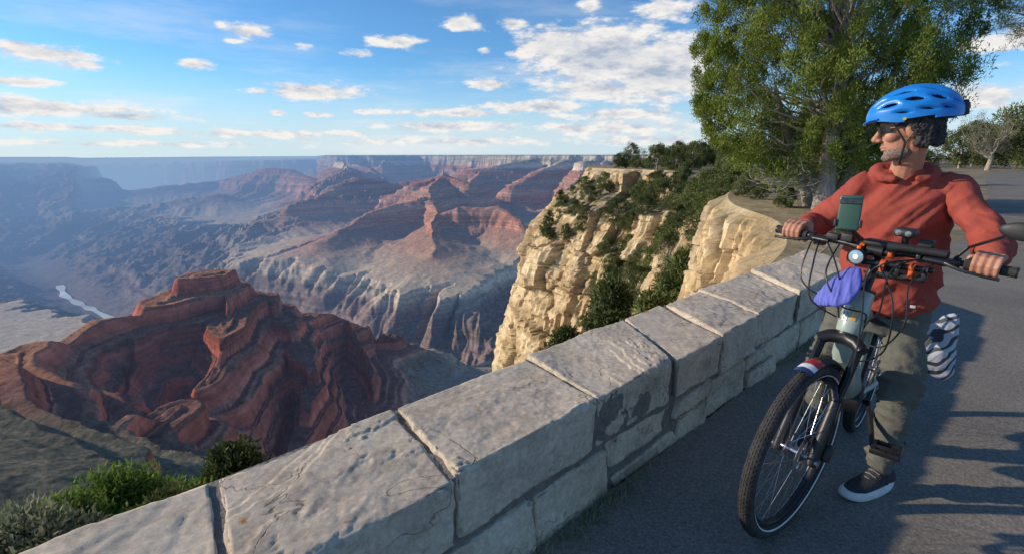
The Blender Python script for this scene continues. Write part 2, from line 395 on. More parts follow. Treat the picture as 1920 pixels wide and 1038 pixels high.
# ------------------------------------------------------------ rim cliffs (loft)
U2=np.array([.717,.697]); U2/=np.linalg.norm(U2); N2=np.array([-U2[1],U2[0]])
W0=np.array([.35,1.95])
def wq(s,n): q=W0+U2*s+N2*n; return (q[0],q[1])
rim=[(-42,-42),(-16,-14),wq(-9,.95),wq(-5,.95),wq(-2,.95),wq(0,.95),wq(2,.95),wq(3.6,1.0),(3.3,6.6),(4.9,9.0),(6.3,12.2),(7.0,16.2),(8.6,20.5),(12.5,29),(16.5,40),(15.6,50),(11.4,58),(9.6,64),(12,73),(25,84),(60,108),(130,180),(400,420)]
rim=np.array(rim,float)
def catmull(p,step):
    out=[]
    for i in range(len(p)-1):
        p0=p[max(i-1,0)];p1=p[i];p2=p[i+1];p3=p[min(i+2,len(p)-1)]
        n=max(2,int(np.linalg.norm(p2-p1)/step(0.5*(p1+p2))))
        for t in np.arange(n)/n:
            out.append(.5*((2*p1)+(-p0+p2)*t+(2*p0-5*p1+4*p2-p3)*t*t+(-p0+3*p1-3*p2+p3)*t**3))
    out.append(p[-1]); return np.array(out)
rc=catmull(rim,lambda m: max(.06,min(4,np.hypot(*m)*.0036)))
tg=np.gradient(rc,axis=0); tg/=np.linalg.norm(tg,axis=1)[:,None]
for _ in range(60): tg[1:-1]=(tg[:-2]+tg[1:-1]*2+tg[2:])/4
tg/=np.linalg.norm(tg,axis=1)[:,None]
nr=np.stack([-tg[:,1],tg[:,0]],1)
arc=np.concatenate([[0],np.cumsum(np.linalg.norm(np.diff(rc,axis=0),axis=1))])
kn={ -40:[(-.5,.0),(0,0),(1,-.9),(3,-3),(6,-6.6),(10,-14),(16,-28),(40,-95)],
     2.5:[(-.5,.0),(0,0),(1,-.9),(3,-3),(6,-6.6),(10,-14),(16,-28),(40,-95)],
     5:[(-.5,.0),(0,0),(.5,-.6),(1.4,-2.4),(3,-6),(5,-13),(10,-28),(36,-95)],
     8:[(-.5,.0),(0,0),(.3,-.4),(.7,-2.2),(1.3,-6),(2.6,-14),(6,-28),(30,-95)],
     22:[(-3,.0),(0,0),(.4,-.4),(.8,-2.6),(1.4,-6),(2.6,-14),(6,-28),(30,-95)],
     32:[(-3,.0),(0,0),(.7,-1.4),(2.5,-3.2),(5,-8),(8,-14),(13,-26),(30,-95)],
     50:[(-3,.0),(0,0),(.5,-2.4),(3.5,-4.0),(6.,-8.5),(8,-13),(11,-24),(30,-95)],
     60:[(-3,.0),(0,0),(.6,-2.2),(4.0,-4.2),(7.2,-8.5),(8.6,-12),(11.,-24),(16,-95)],
     200:[(-3,.0),(0,0),(1.,-2),(4.5,-3.8),(7.5,-8),(8.8,-12),(10.5,-24),(16,-95)]}
ky=sorted(kn); KA=np.array([kn[k] for k in ky],float)
NV=330; NU=len(rc)
tv=np.interp(np.linspace(0,1,NV),[0,.04,.47,.78,1],[0,1,4,6,7])
O=np.zeros((NU,NV)); D=np.zeros((NU,NV))
for i in range(NU):
    yk=np.clip(rc[i,1],ky[0],ky[-1])
    prof=np.array([[np.interp(yk,ky,KA[:,j,c]) for c in(0,1)] for j in range(8)])
    O[i]=np.interp(tv,range(8),prof[:,0]); D[i]=np.interp(tv,range(8),prof[:,1])
LX=rc[:,0:1]+nr[:,0:1]*O; LY=rc[:,1:2]+nr[:,1:2]*O; LZ=D.copy()
SA=np.repeat(arc[:,None],NV,1)
cl=sst(6.0,8,rc[:,1])[:,None]
rock=sst(.0,-.5,LZ)*(0.12+.88*cl)
hs_=np.random.default_rng(17).random(4096)
nearf=1-sst(20,30,LY)
def blocks(w,h,amp,seed,colw=.55):
    zz=LZ/h+fbm(LX/9,LY/9,LZ*0+seed,2)*.5+pn(LX/2+seed,LY/2,LZ*0)*.2; row=np.floor(zz)
    uc=SA/w+fbm(LX/3,LY/3,LZ/5+seed,3)*.35
    uu=uc+hs_[(row.astype(int)*37+seed)%4096]*.5; cidx=np.floor(uu); ci2=np.floor(uc*.8)
    hv=hs_[(cidx.astype(int)*131+row.astype(int)*977+seed*31)%4096]; hc=hs_[(ci2.astype(int)*71+seed*13)%4096]
    fu=np.abs(uu-cidx-.5)*2; fz=np.abs(zz-row-.5)*2
    cr=np.maximum(sst(.9,1,fu),sst(.92,1,fz)*.6)
    # each block's face is tilted a little, so neighbours catch the light differently
    tl=(hs_[(cidx.astype(int)*53+row.astype(int)*311+seed)%4096]-.5)*(uu-cidx-.5)*.8
    return ((hv-.5)*(1-colw)+(hc-.5)*colw+tl*.6)*amp-cr*amp*.30, cr
b1,c1=blocks(3.4,4.2,2.6,1); b2,c2=blocks(1.2,1.5,.95,5,.65); b3,c3=blocks(.45,.6,.30,9,.6)
n0b,n0c=blocks(2.3,2.6,1.1,13,.7); n1b,n1c=blocks(.8,.95,.55,3,.6); n2b,n2c=blocks(.3,.32,.18,11,.5)
dfar=b1+b2+b3+fbm(LX/5,LY/5,LZ/9,4)*.7
dnear=n0b+n1b+n2b+fbm(LX/1.6,LY/1.6,LZ/2.2,3)*.15
dsp=(dfar*(1-nearf)*np.clip(LY/45,.6,1.15)+dnear*nearf)*rock
LX=LX+nr[:,0:1]*dsp; LY=LY+nr[:,1:2]*dsp
LZ=LZ+fbm(LX/1.5,LY/1.5,LZ/1.5,3)*.10*sst(-.3,-1.5,LZ)
LZ[:,0]-=.3
LZ=np.where(O<.3,np.minimum(LZ,-.015),LZ)
Vl=np.stack([LX,LY,LZ],-1)
col=np.zeros(Vl.shape); n1=fbm(LX/5,LY/5,LZ/2.2,4); n2=fbm(LX/1.3,LY/1.3,LZ/.5,3)
tt=np.clip(n1*.7+.35*n2+.3*(b1/1.7)+.5,0,1)
for c,(a,d,b) in enumerate([(.70,.58,.43),(.55,.425,.31),(.34,.235,.17)]):
    col[...,c]=np.interp(tt,[0,.5,1],[b,d,a])
dk=(sst(.15,.65,fbm(LX/2.4+9,LY/2.4,LZ/9,4))*.5)[...,None]; col=col*(1-dk)+np.array([.29,.24,.18])*dk
cre=(np.maximum(c1*.8,c2*.7)*(1-nearf)+np.maximum(np.maximum(n0c,n1c*.8),n2c*.4)*nearf)*rock; cre=cre[...,None]*.7; col=col*(1-cre)+np.array([.13,.10,.07])*cre
gz=np.gradient(LZ,axis=1); go=np.gradient(O,axis=1); fl=sst(1.5,.75,np.abs(gz)/(np.abs(go)+1e-3))
fl=np.maximum(fl*.7,(1-cl)*.9)[...,None]; soil=np.stack([np.interp(n2,[-.6,.6],[.2,.36]),np.interp(n2,[-.6,.6],[.17,.30]),np.interp(n2,[-.6,.6],[.1,.2])],-1)
col=col*(1-fl)+soil*fl
idx=np.arange(NU*NV).reshape(NU,NV)
F=np.stack([idx[:-1,:-1],idx[:-1,1:],idx[1:,1:],idx[1:,:-1]],-1).reshape(-1,4)
me=np_mesh('cliff',Vl.reshape(-1,3),F,False); set_attr(me,col.reshape(-1,3),np.zeros(NU*NV))
tag(link('rim_cliffs',me,terrain_mat('limestone',2.4,.10,.16,1.2,(.66,1.28))),kind='structure')
rs=rc[::4]; rn=nr[::4]
pm,nt=newmat('rim_soil'); L=nt.links.new
out=N(nt,'ShaderNodeOutputMaterial'); b=N(nt,'ShaderNodeBsdfPrincipled'); b.inputs['Roughness'].default_value=.95; L(b.outputs[0],out.inputs[0])
geo=N(nt,'ShaderNodeNewGeometry'); nz=N(nt,'ShaderNodeTexNoise'); nz.inputs['Scale'].default_value=.5; nz.inputs['Detail'].default_value=10; nz.inputs['Roughness'].default_value=.7; L(geo.outputs['Position'],nz.inputs[0])
cr=N(nt,'ShaderNodeValToRGB'); e=cr.color_ramp.elements; e[0].position=.35; e[0].color=(.10,.085,.045,1); e[1].position=.65; e[1].color=(.36,.28,.18,1)
x_=cr.color_ramp.elements.new(.5); x_.color=(.24,.19,.11,1)
L(nz.outputs[0],cr.inputs[0]); L(cr.outputs[0],b.inputs['Base Color'])
bm=bmesh.new()
ring=[tuple(p) for p in (rs-rn*(.3))]+[(900,420),(900,-300),(-42,-300)]
vs=[bm.verts.new((p[0],p[1],-.02)) for p in ring]; f=bm.faces.new(vs); bmesh.ops.triangulate(bm,faces=[f])
me=bpy.data.meshes.new('rim_ground'); bm.to_mesh(me); bm.free()
tag(link('rim_ground',me,pm),kind='structure')
# ------------------------------------------------------------ asphalt
am,nt=newmat('asphalt'); L=nt.links.new
out=N(nt,'ShaderNodeOutputMaterial'); b=N(nt,'ShaderNodeBsdfPrincipled'); L(b.outputs[0],out.inputs[0]); b.inputs['Roughness'].default_value=.9; b.inputs['Specular IOR Level'].default_value=.25
geo=N(nt,'ShaderNodeNewGeometry')
nA=N(nt,'ShaderNodeTexNoise'); nA.inputs['Scale'].default_value=.9; nA.inputs['Detail'].default_value=8; nA.inputs['Roughness'].default_value=.6; L(geo.outputs['Position'],nA.inputs[0])
nB=N(nt,'ShaderNodeTexVoronoi'); nB.inputs['Scale'].default_value=150; L(geo.outputs['Position'],nB.inputs[0])
nC=N(nt,'ShaderNodeTexNoise'); nC.inputs['Scale'].default_value=70; nC.inputs['Detail'].default_value=6; L(geo.outputs['Position'],nC.inputs[0])
crA=N(nt,'ShaderNodeValToRGB'); crA.color_ramp.elements[0].position=.3; crA.color_ramp.elements[1].position=.72
crA.color_ramp.elements[0].color=(.155,.14,.12,1); crA.color_ramp.elements[1].color=(.26,.23,.19,1); L(nA.outputs[0],crA.inputs[0])
mr=N(nt,'ShaderNodeMapRange'); mr.inputs['To Min'].default_value=.72; mr.inputs['To Max'].default_value=1.3; L(nB.outputs['Color'],mr.inputs[0])
sc2=N(nt,'ShaderNodeVectorMath',operation='SCALE'); L(crA.outputs[0],sc2.inputs[0]); L(mr.outputs[0],sc2.inputs['Scale'])
mr2=N(nt,'ShaderNodeMapRange'); mr2.inputs['From Min'].default_value=.3; mr2.inputs['From Max'].default_value=.7; mr2.inputs['To Min'].default_value=.75; mr2.inputs['To Max'].default_value=1.25; L(nC.outputs[0],mr2.inputs[0])
sc3=N(nt,'ShaderNodeVectorMath',operation='SCALE'); L(sc2.outputs[0],sc3.inputs[0]); L(mr2.outputs[0],sc3.inputs['Scale'])
L(sc3.outputs[0],b.inputs['Base Color'])
bp=N(nt,'ShaderNodeBump'); bp.inputs['Strength'].default_value=.5; bp.inputs['Distance'].default_value=.004; L(nC.outputs[0],bp.inputs['Height']); L(bp.outputs[0],b.inputs['Normal'])
bm=bmesh.new()
edge=[(-9,-7.2),(-2.2,-.55),(.35,1.95),(4.4,5.9),(9.5,10.4),(18,19.5),(30,33),(42,46),(52,52),(75,58),(120,62),(120,50),(85,46),(62,38),(46,22),(30,-10),(20,-40),(-9,-40)]
vs=[bm.verts.new((x,y,0.0)) for x,y in edge]; f=bm.faces.new(vs); bmesh.ops.triangulate(bm,faces=[f])
me=bpy.data.meshes.new('road'); bm.to_mesh(me); bm.free()
o=link('asphalt_road',me,am); o.location.z=.004; tag(o,kind='structure')
if o.data.polygons[0].normal.z<0: o.data.flip_normals()
# ------------------------------------------------------------ stone wall
def stone_mat(name,base,dark,cream):
    m,nt=newmat(name); L=nt.links.new
    out=N(nt,'ShaderNodeOutputMaterial'); b=N(nt,'ShaderNodeBsdfPrincipled'); b.inputs['Roughness'].default_value=.92; b.inputs['Specular IOR Level'].default_value=.2; L(b.outputs[0],out.inputs[0])
    geo=N(nt,'ShaderNodeNewGeometry')
    a=N(nt,'ShaderNodeTexNoise'); a.inputs['Scale'].default_value=3.2; a.inputs['Detail'].default_value=10; a.inputs['Roughness'].default_value=.68; a.inputs['Distortion'].default_value=.6; L(geo.outputs['Position'],a.inputs[0])
    cr=N(nt,'ShaderNodeValToRGB'); e=cr.color_ramp.elements; e[0].position=.3; e[0].color=(*dark,1); e[1].position=.70; e[1].color=(*cream,1)
    q=e.new(.48); q.color=(*base,1); L(a.outputs[0],cr.inputs[0])
    f=N(nt,'ShaderNodeTexNoise'); f.inputs['Scale'].default_value=45; f.inputs['Detail'].default_value=8; f.inputs['Roughness'].default_value=.75; L(geo.outputs['Position'],f.inputs[0])
    mr=N(nt,'ShaderNodeMapRange'); mr.inputs['From Min'].default_value=.3; mr.inputs['From Max'].default_value=.7; mr.inputs['To Min'].default_value=.68; mr.inputs['To Max'].default_value=1.24; L(f.outputs[0],mr.inputs[0])
    s=N(nt,'ShaderNodeVectorMath',operation='SCALE'); L(cr.outputs[0],s.inputs[0]); L(mr.outputs[0],s.inputs['Scale'])
    vo=N(nt,'ShaderNodeTexNoise'); vo.inputs['Scale'].default_value=1.6; vo.inputs['Detail'].default_value=6; vo.inputs['Distortion'].default_value=.5; L(geo.outputs['Position'],vo.inputs[0])
    sb=N(nt,'ShaderNodeMath',operation='SUBTRACT'); L(vo.outputs[0],sb.inputs[0]); sb.inputs[1].default_value=.53
    ab=N(nt,'ShaderNodeMath',operation='ABSOLUTE'); L(sb.outputs[0],ab.inputs[0])
    cm=N(nt,'ShaderNodeMapRange'); cm.inputs['From Max'].default_value=.0035; cm.inputs['To Min'].default_value=.45; cm.inputs['To Max'].default_value=1; L(ab.outputs[0],cm.inputs[0])
    s2=N(nt,'ShaderNodeVectorMath',operation='SCALE'); L(s.outputs[0],s2.inputs[0]); L(cm.outputs[0],s2.inputs['Scale'])
    ds=N(nt,'ShaderNodeTexNoise'); ds.inputs['Scale'].default_value=7; ds.inputs['Detail'].default_value=10; ds.inputs['Roughness'].default_value=.7; L(geo.outputs['Position'],ds.inputs[0])
    dm=N(nt,'ShaderNodeMapRange'); dm.inputs['From Min'].default_value=.55; dm.inputs['From Max'].default_value=.72; dm.inputs['To Min'].default_value=1; dm.inputs['To Max'].default_value=.65; L(ds.outputs[0],dm.inputs[0])
    s3=N(nt,'ShaderNodeVectorMath',operation='SCALE'); L(s2.outputs[0],s3.inputs[0]); L(dm.outputs[0],s3.inputs['Scale'])
    lc=N(nt,'ShaderNodeTexNoise'); lc.inputs['Scale'].default_value=9; lc.inputs['Detail'].default_value=8; L(geo.outputs['Position'],lc.inputs[0])
    lm=N(nt,'ShaderNodeMapRange'); lm.inputs['From Min'].default_value=.69; lm.inputs['From Max'].default_value=.75; L(lc.outputs[0],lm.inputs[0])
    mx=N(nt,'ShaderNodeMix',data_type='RGBA'); L(lm.outputs[0],mx.inputs[0]); L(s3.outputs[0],mx.inputs[6]); mx.inputs[7].default_value=(.36,.17,.05,1)
    L(mx.outputs[2],b.inputs['Base Color'])
    ad=N(nt,'ShaderNodeMath',operation='MULTIPLY_ADD'); L(f.outputs[0],ad.inputs[0]); ad.inputs[1].default_value=.35
    mm=N(nt,'ShaderNodeMath',operation='MULTIPLY'); L(cm.outputs[0],mm.inputs[0]); mm.inputs[1].default_value=.6; L(mm.outputs[0],ad.inputs[2])
    bp=N(nt,'ShaderNodeBump'); bp.inputs['Strength'].default_value=.75; bp.inputs['Distance'].default_value=.008; L(ad.outputs[0],bp.inputs['Height']); L(bp.outputs[0],b.inputs['Normal'])
    return m
M_cap=stone_mat('grey_limestone',(.57,.475,.36),(.41,.34,.26),(.67,.575,.44))
M_low=stone_mat('pale_limestone',(.57,.48,.355),(.37,.31,.235),(.67,.575,.44))
M_mort=mat('mortar',(.15,.135,.115),(.23,.205,.17),30,.95,bump=.8,bscale=60)
def wp(s,n,z): q=W0+U2*s+N2*n; return np.array([q[0],q[1],z])
wall=empty('stone_wall',tuple(wp(0,.28,0)),'low grey limestone parapet wall running along the rim beside the road','wall')
def stone(name,corner_fn,sz,res,seed,m,amp=1.0,rad=.022):
    h=np.array(sz)/2; rad=min(rad,h.min()*.6)
    ns=[max(4,int(sz[i]/res)) for i in range(3)]
    V=[];F=[];off=0
    for ax in range(3):
        a,b_=[(1,2),(2,0),(0,1)][ax]
        for sg in(-1,1):
            ga=np.linspace(-h[a],h[a],ns[a]+1); gb=np.linspace(-h[b_],h[b_],ns[b_]+1)
            aa,bb=np.meshgrid(ga,gb,indexing='ij'); p=np.zeros(aa.shape+(3,)); p[...,a]=aa; p[...,b_]=bb; p[...,ax]=sg*h[ax]
            ii=np.arange(aa.size).reshape(aa.shape)+off
            q=np.stack([ii[:-1,:-1],ii[1:,:-1],ii[1:,1:],ii[:-1,1:]],-1).reshape(-1,4)
            if sg<0: q=q[:,::-1]
            V.append(p.reshape(-1,3)); F.append(q); off+=aa.size
    V=np.concatenate(V); F=np.concatenate(F)
    q=np.clip(V,-(h-rad),h-rad); d=V-q; l=np.linalg.norm(d,axis=1)[:,None]; nrm=d/l
    V=q+nrm*rad; a=V+seed*3.7
    bl=fbm(a[:,0]*1.5,a[:,1]*1.5,a[:,2]*1.5,3)
    ca,sa=math.cos(seed*2.1),math.sin(seed*2.1); u_=a[:,0]*ca+a[:,1]*sa; v_=-a[:,0]*sa+a[:,1]*ca
    t0=fbm(u_*.9+4,v_*2.0,a[:,2]*1.3,2)+fbm(u_*5,v_*7,a[:,2]*6,5,.6)*.17
    fade=sst(-.2,.3,fbm(a[:,0]*2.2+9,a[:,1]*2.2,a[:,2]*2.2,2))
    wd=.010+.16*(1-fade)
    ter=sum(np.clip((t0-th)/wd,-.5,.5)+.5 for th in(-.30,.02,.22,.5))
    fr=np.abs(nrm[:,2])<.5
    disp=bl*.004+ter*.0052-.011+fbm(a[:,0]*20,a[:,1]*20,a[:,2]*20,4,.65)*.0015
    disp=disp+np.where(fr,fbm(a[:,0]*5,a[:,1]*5,a[:,2]*7,4)*.012,0)
    chip=fbm(a[:,0]*8,a[:,1]*8+3,a[:,2]*8,3)
    ned=(np.sum(np.abs(nrm)>.25,axis=1)>1)
    disp=disp+np.where(ned,-np.maximum(0,chip)*.024,0)
    V=V+nrm*(disp*amp)[:,None]
    Wd=corner_fn(V/(2*h)+.5)
    me=np_mesh(name,Wd,F)
    bm=bmesh.new(); bm.from_mesh(me); bmesh.ops.remove_doubles(bm,verts=bm.verts,dist=.0008); bm.to_mesh(me); bm.free()
    return link(name,me,m,wall)
outS=[-3.4,-2.15,-1.285,-.63,.16,1.057,1.516,2.05,3.0,3.75,4.6]
innS=[-3.5,-2.3,-1.40,-.73,.03,.66,1.18,1.76,2.5,3.25,4.1]
WW=.565
for i in range(len(outS)-1):
    gp=.008; oa,ob,ia,ib=outS[i]+gp,outS[i+1]-gp,innS[i]+gp,innS[i+1]-gp
    zt=.5+[0,0,-.004,.006,.0,-.008,.004,-.004,.006,0,0,0][i]; zb_=.255+random.uniform(-.015,.015)
    wi=random.uniform(-.015,.02); wo=WW+random.uniform(-.02,.02); tiltn=random.uniform(-.008,.008)
    def fn(t,oa=oa,ob=ob,ia=ia,ib=ib,zt=zt,zb_=zb_,wi=wi,wo=wo,tn=tiltn):
        sI=ia+(ib-ia)*t[:,0]; sO=oa+(ob-oa)*t[:,0]; s=sI+(sO-sI)*t[:,1]; n=wi+(wo-wi)*t[:,1]; z=zb_+(zt-zb_)*t[:,2]+tn*(t[:,0]-.5)*t[:,2]
        q=W0[None]+U2[None]*s[:,None]+N2[None]*n[:,None]; return np.concatenate([q,z[:,None]],1)
    stone('capstone',fn,(max(.2,(ob-oa+ib-ia)/2),WW,.245),.0065 if 1<i<5 else .012,i+1.3,M_cap,1.0,.012)
rs_=random.Random(14)
lows=[]
bounds=[-3.2,-2.5,-1.9,-1.3,-.80,-.36,.12,.72,1.08,1.62,2.10,2.7,3.3,4.1]
for a,b_ in zip(bounds[:-1],bounds[1:]):
    tl=rs_.uniform(-.09,.09)
    if rs_.random()<.4: lows.append((a,b_,.13+tl*.4,.245,tl)); lows.append((a+.04,b_+.04,0,.115+tl*.4,tl))
    else: lows.append((a,b_,0,.245,tl))
for k,(a,b_,z0,z1,tl) in enumerate(lows):
    po=rs_.uniform(-.015,.022)
    def fn(t,a=a,b_=b_,z0=z0,z1=z1,po=po,tl=tl):
        s=(a+.009)+(b_-a-.018)*t[:,0]+.7*tl*(t[:,2]-.5); n=po+(.2-po)*t[:,1]; z=z0-.02*(z0==0)+(z1-z0)*t[:,2]+tl*.25*(t[:,0]-.5)*(z0>0)
        q=W0[None]+U2[None]*s[:,None]+N2[None]*n[:,None]; return np.concatenate([q,z[:,None]],1)
    stone('lower_stone',fn,(b_-a,.2,z1-z0),.010,k+20.7,M_low,1.1,.012)
mb=MB(); mb.box(wp(.5,.29,.22),(3.55,.262,.262),[[U2[0],U2[1],0],[N2[0],N2[1],0],[0,0,1]]); mb.build('mortar',M_mort,wall)

# ------------------------------------------------------------ foliage
def leaf_mat(name,dark,light,tr=.15):
    m,nt=newmat(name); L=nt.links.new
    out=N(nt,'ShaderNodeOutputMaterial'); b=N(nt,'ShaderNodeBsdfPrincipled'); b.inputs['Roughness'].default_value=.75; b.inputs['Specular IOR Level'].default_value=.2
    at=N(nt,'ShaderNodeAttribute',attribute_name='shade')
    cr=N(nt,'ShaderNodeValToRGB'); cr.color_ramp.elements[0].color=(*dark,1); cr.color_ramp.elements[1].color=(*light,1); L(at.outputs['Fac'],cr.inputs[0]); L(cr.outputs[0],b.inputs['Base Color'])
    t=N(nt,'ShaderNodeBsdfTranslucent'); L(cr.outputs[0],t.inputs[0]); ms=N(nt,'ShaderNodeMixShader'); ms.inputs[0].default_value=tr
    L(b.outputs[0],ms.inputs[1]); L(t.outputs[0],ms.inputs[2]); L(ms.outputs[0],out.inputs[0]); return m
def leaves(name,cen,rad,per,ls,asp=.35,up=.5,r=rng,squash=1.):
    cen=np.asarray(cen,float); rad=np.asarray(rad,float); n=len(cen)
    c=np.repeat(cen,per,0); R_=np.repeat(rad,per,0); m=len(c)
    d=r.normal(size=(m,3)); d/=np.linalg.norm(d,axis=1)[:,None]; q=r.random(m)**.5
    p=c+d*(q*R_)[:,None]*np.array([1,1,squash])
    g=d*.7+r.normal(size=(m,3))*.5+np.array([0,0,up]); g/=np.linalg.norm(g,axis=1)[:,None]
    s=np.cross(g,r.normal(size=(m,3))); s/=np.linalg.norm(s,axis=1)[:,None]
    l=(ls*(.6+.8*r.random(m)))[:,None]
    V=np.stack([p-s*l*asp*.5,p+s*l*asp*.5,p+g*l+s*l*asp*.2,p+g*l-s*l*asp*.2],1).reshape(-1,3)
    F=np.arange(m*4).reshape(-1,4); me=np_mesh(name,V,F,False)
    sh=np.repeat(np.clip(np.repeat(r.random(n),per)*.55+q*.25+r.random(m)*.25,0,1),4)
    a=me.attributes.new('shade','FLOAT','POINT'); a.data.foreach_set('value',sh.astype(np.float32)); return me
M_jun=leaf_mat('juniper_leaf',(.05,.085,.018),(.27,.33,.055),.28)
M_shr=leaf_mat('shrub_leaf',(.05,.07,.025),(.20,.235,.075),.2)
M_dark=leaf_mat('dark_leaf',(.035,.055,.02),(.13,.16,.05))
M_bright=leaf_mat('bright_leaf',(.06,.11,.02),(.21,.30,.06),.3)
M_sage=leaf_mat('sage_leaf',(.13,.15,.08),(.36,.38,.23),.2)
M_bark=mat('bark',(.25,.20,.16),(.46,.40,.34),14,.95,bump=1,bscale=30,aniso=(3,3,.5))
M_dead=mat('dead_wood',(.30,.27,.23),(.42,.38,.33),9,.95,bump=.6,aniso=(1,1,.4))
def limb(mb,a,b_,r0,r1,wig,n=7,rs=random):
    a=np.array(a,float); b_=np.array(b_,float); pts=[]
    L_=np.linalg.norm(b_-a)
    for i in range(n+1):
        t=i/n; p=a+(b_-a)*t; p[2]+= -math.sin(t*PI)*L_*.08
        if 0<i<n: p=p+np.array([rs.uniform(-1,1) for _ in range(3)])*wig*L_
        pts.append(p)
    mb.tube(pts,[r0+(r1-r0)*i/n for i in range(n+1)],7); return pts
TB=PZ(1542,392,0)
jt=empty('juniper_tree',tuple(TB),'tall dense green juniper with grey trunk, rising behind the stone wall beside the road','tree')
mb=MB(); rs1=random.Random(5)
mb.tube([TB+[0,0,-.2],TB+[.03,.05,.8],TB+[-.05,0,1.6],TB+[.05,.1,2.6],TB+[.1,.1,4.2],TB+[.0,.0,5.8]],[.30,.23,.20,.17,.11,.05],12)
mb.tube([TB+[.6,.5,-.2],TB+[.85,.5,.7],TB+[1.1,.6,1.6],TB+[1.5,.5,2.8],TB+[1.9,.4,4.4]],[.22,.18,.15,.11,.05],10)
mb.tube([TB+[.2,.9,-.2],TB+[-.1,1.1,.9],TB+[-.6,1.2,2],TB+[-1.2,1.1,3.4]],[.17,.14,.11,.05],10)
mb.build('trunk',M_bark,jt,auto=70)
cen=[];rad=[];mb=MB()
rows=[(-160,1440,1720),(-100,1370,1780),(-40,1325,1835),(20,1312,1840),(80,1300,1830),(140,1300,1805),(190,1304,1770),(230,1318,1740),(265,1336,1710),(300,1365,1690),(330,1395,1610)]
while len(cen)<1150:
    py=rs1.uniform(-160,330); l=np.interp(py,[r_[0] for r_ in rows],[r_[1] for r_ in rows]); r2=np.interp(py,[r_[0] for r_ in rows],[r_[2] for r_ in rows])
    u=rs1.uniform(-1,1); px=(l+r2)/2+u*(r2-l)/2*.97
    dm=2.9*math.sqrt(max(0,1-u*u))*(.6 if py>250 else 1)
    dp=rs1.uniform(-1,1)*dm
    c=P(px,py,15.6); c[1]+=dp
    if pn(np.array(c[0]*.75),np.array(c[1]*.75),np.array(c[2]*.6))<-.42 : continue
    if u>.5 and rs1.random()<(u-.5)*1.2: continue
    cen.append(c); rad.append(rs1.uniform(.14,.36)*(1 if abs(u)<.85 else .7))
cen=np.array(cen); rad=np.array(rad)
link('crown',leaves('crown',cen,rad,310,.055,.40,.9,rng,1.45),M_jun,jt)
for i in range(0,len(cen),8):
    st=TB+np.array([.2,.2,max(1.0,min(4.5,(cen[i][2])*.62))]); limb(mb,st,cen[i],.045,.010,.05,6,rs1)
mb.build('branches',M_bark,jt,auto=70)
mb=MB()
for k in range(20):
    a=TB+np.array([rs1.uniform(-.3,.2),rs1.uniform(-.2,.4),rs1.uniform(.5,1.2)])
    e_=P(rs1.uniform(1390,1510),rs1.uniform(310,365),rs1.uniform(14,16))
    pts=limb(mb,a,e_,.020,.004,.05,8,rs1)
    for j in range(5):
        q=pts[rs1.randint(3,8)]; limb(mb,q,q+np.array([rs1.uniform(-.6,.2),rs1.uniform(-.4,.4),rs1.uniform(-.2,.4)]),.008,.003,.1,4,rs1)
mb.build('dead_branches',M_dead,jt,auto=70)
def make_proto(name,label,cat,h,w,nc,per,ls,m,trunk=.25,seed=0,group=None):
    rs=random.Random(seed); r=np.random.default_rng(seed)
    root=empty(name,(0,0,0),label,cat,group); cen=[];rad=[]; mb=MB()
    mb.tube([(0,0,-.25),(.02*h,0,h*.2),(-.02*h,.02*h,h*.5),(0,0,h*.8)],[.033*h,.027*h,.018*h,.01*h],7)
    for i in range(nc):
        z=h*(trunk+(1-trunk)*rs.random()**.9); f_=math.sin(min(1,max(.12,(z/h-trunk+.1)/(1.1-trunk)))*PI*.86+.3)
        rr_=w*.5*max(.15,f_)*math.sqrt(rs.random()); an=rs.uniform(0,2*PI)
        c=(rr_*math.cos(an)*(1+.25*math.sin(an*2+seed)),rr_*math.sin(an),z*.93); cen.append(c); rad.append(rs.uniform(.07,.14)*(w+h)/2)
        if i%3==0: limb(mb,(0,0,h*rs.uniform(.15,.5)),c,.01*h,.004*h,.06,4,rs)
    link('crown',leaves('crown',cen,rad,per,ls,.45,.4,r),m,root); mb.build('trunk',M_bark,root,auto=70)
    return root
def copy_tree(o,parent=None):
    c=o.copy(); C.objects.link(c); c.parent=parent
    for ch in list(o.children): copy_tree(ch,c)
    return c
protos=[]
specs=[(1.,1.1,50,120,.038,M_shr,.05),(1.,.95,55,120,.036,M_shr,.12),(1.,1.3,50,120,.038,M_dark,.03),(1.,.85,55,120,.036,M_dark,.12),(1.,1.2,48,120,.038,M_shr,.06)]
for i,(h,w,nc,per,ls,m,tr) in enumerate(specs):
    protos.append(make_proto('juniper_shrub','x','shrub',h,w,nc,per,ls,m,tr,seed=30+i))
used=[False]*len(protos)
rsx=random.Random(21)
def place(p,size,label,cat,group=None,k=None,name='juniper_shrub',sq=1.):
    k=rsx.randrange(len(protos)) if k is None else k
    if not used[k]: o=protos[k]; used[k]=True
    else: o=copy_tree(protos[k])
    o.name=name
    o.location=tuple(p); s_=size; o.scale=(s_*rsx.uniform(.85,1.15),s_*rsx.uniform(.85,1.15),s_*sq*rsx.uniform(.85,1.15)); o.rotation_euler=(0,0,rsx.uniform(0,2*PI))
    tag(o,label,cat,group)
    if group is None and 'group' in o: del o['group']
    return o
def ri(yr): return int(np.argmin(np.abs(rc[:,1]-yr)+(rc[:,0]<0)*99))
def surf_at(Yr,off_k):
    return Vl[ri(Yr),int(np.argmin(np.abs(tv-off_k)))]
for k in range(110):
    yr=rsx.uniform(22,54); kf=rsx.uniform(1.5,5.6)
    place(surf_at(yr,kf)-[0,0,.2],rsx.uniform(1.2,2.8)*min(1,yr/32),'dark green juniper shrub rooted in the steep gully between the limestone cliffs','shrub','juniper shrubs filling the cliff gully',sq=.9)
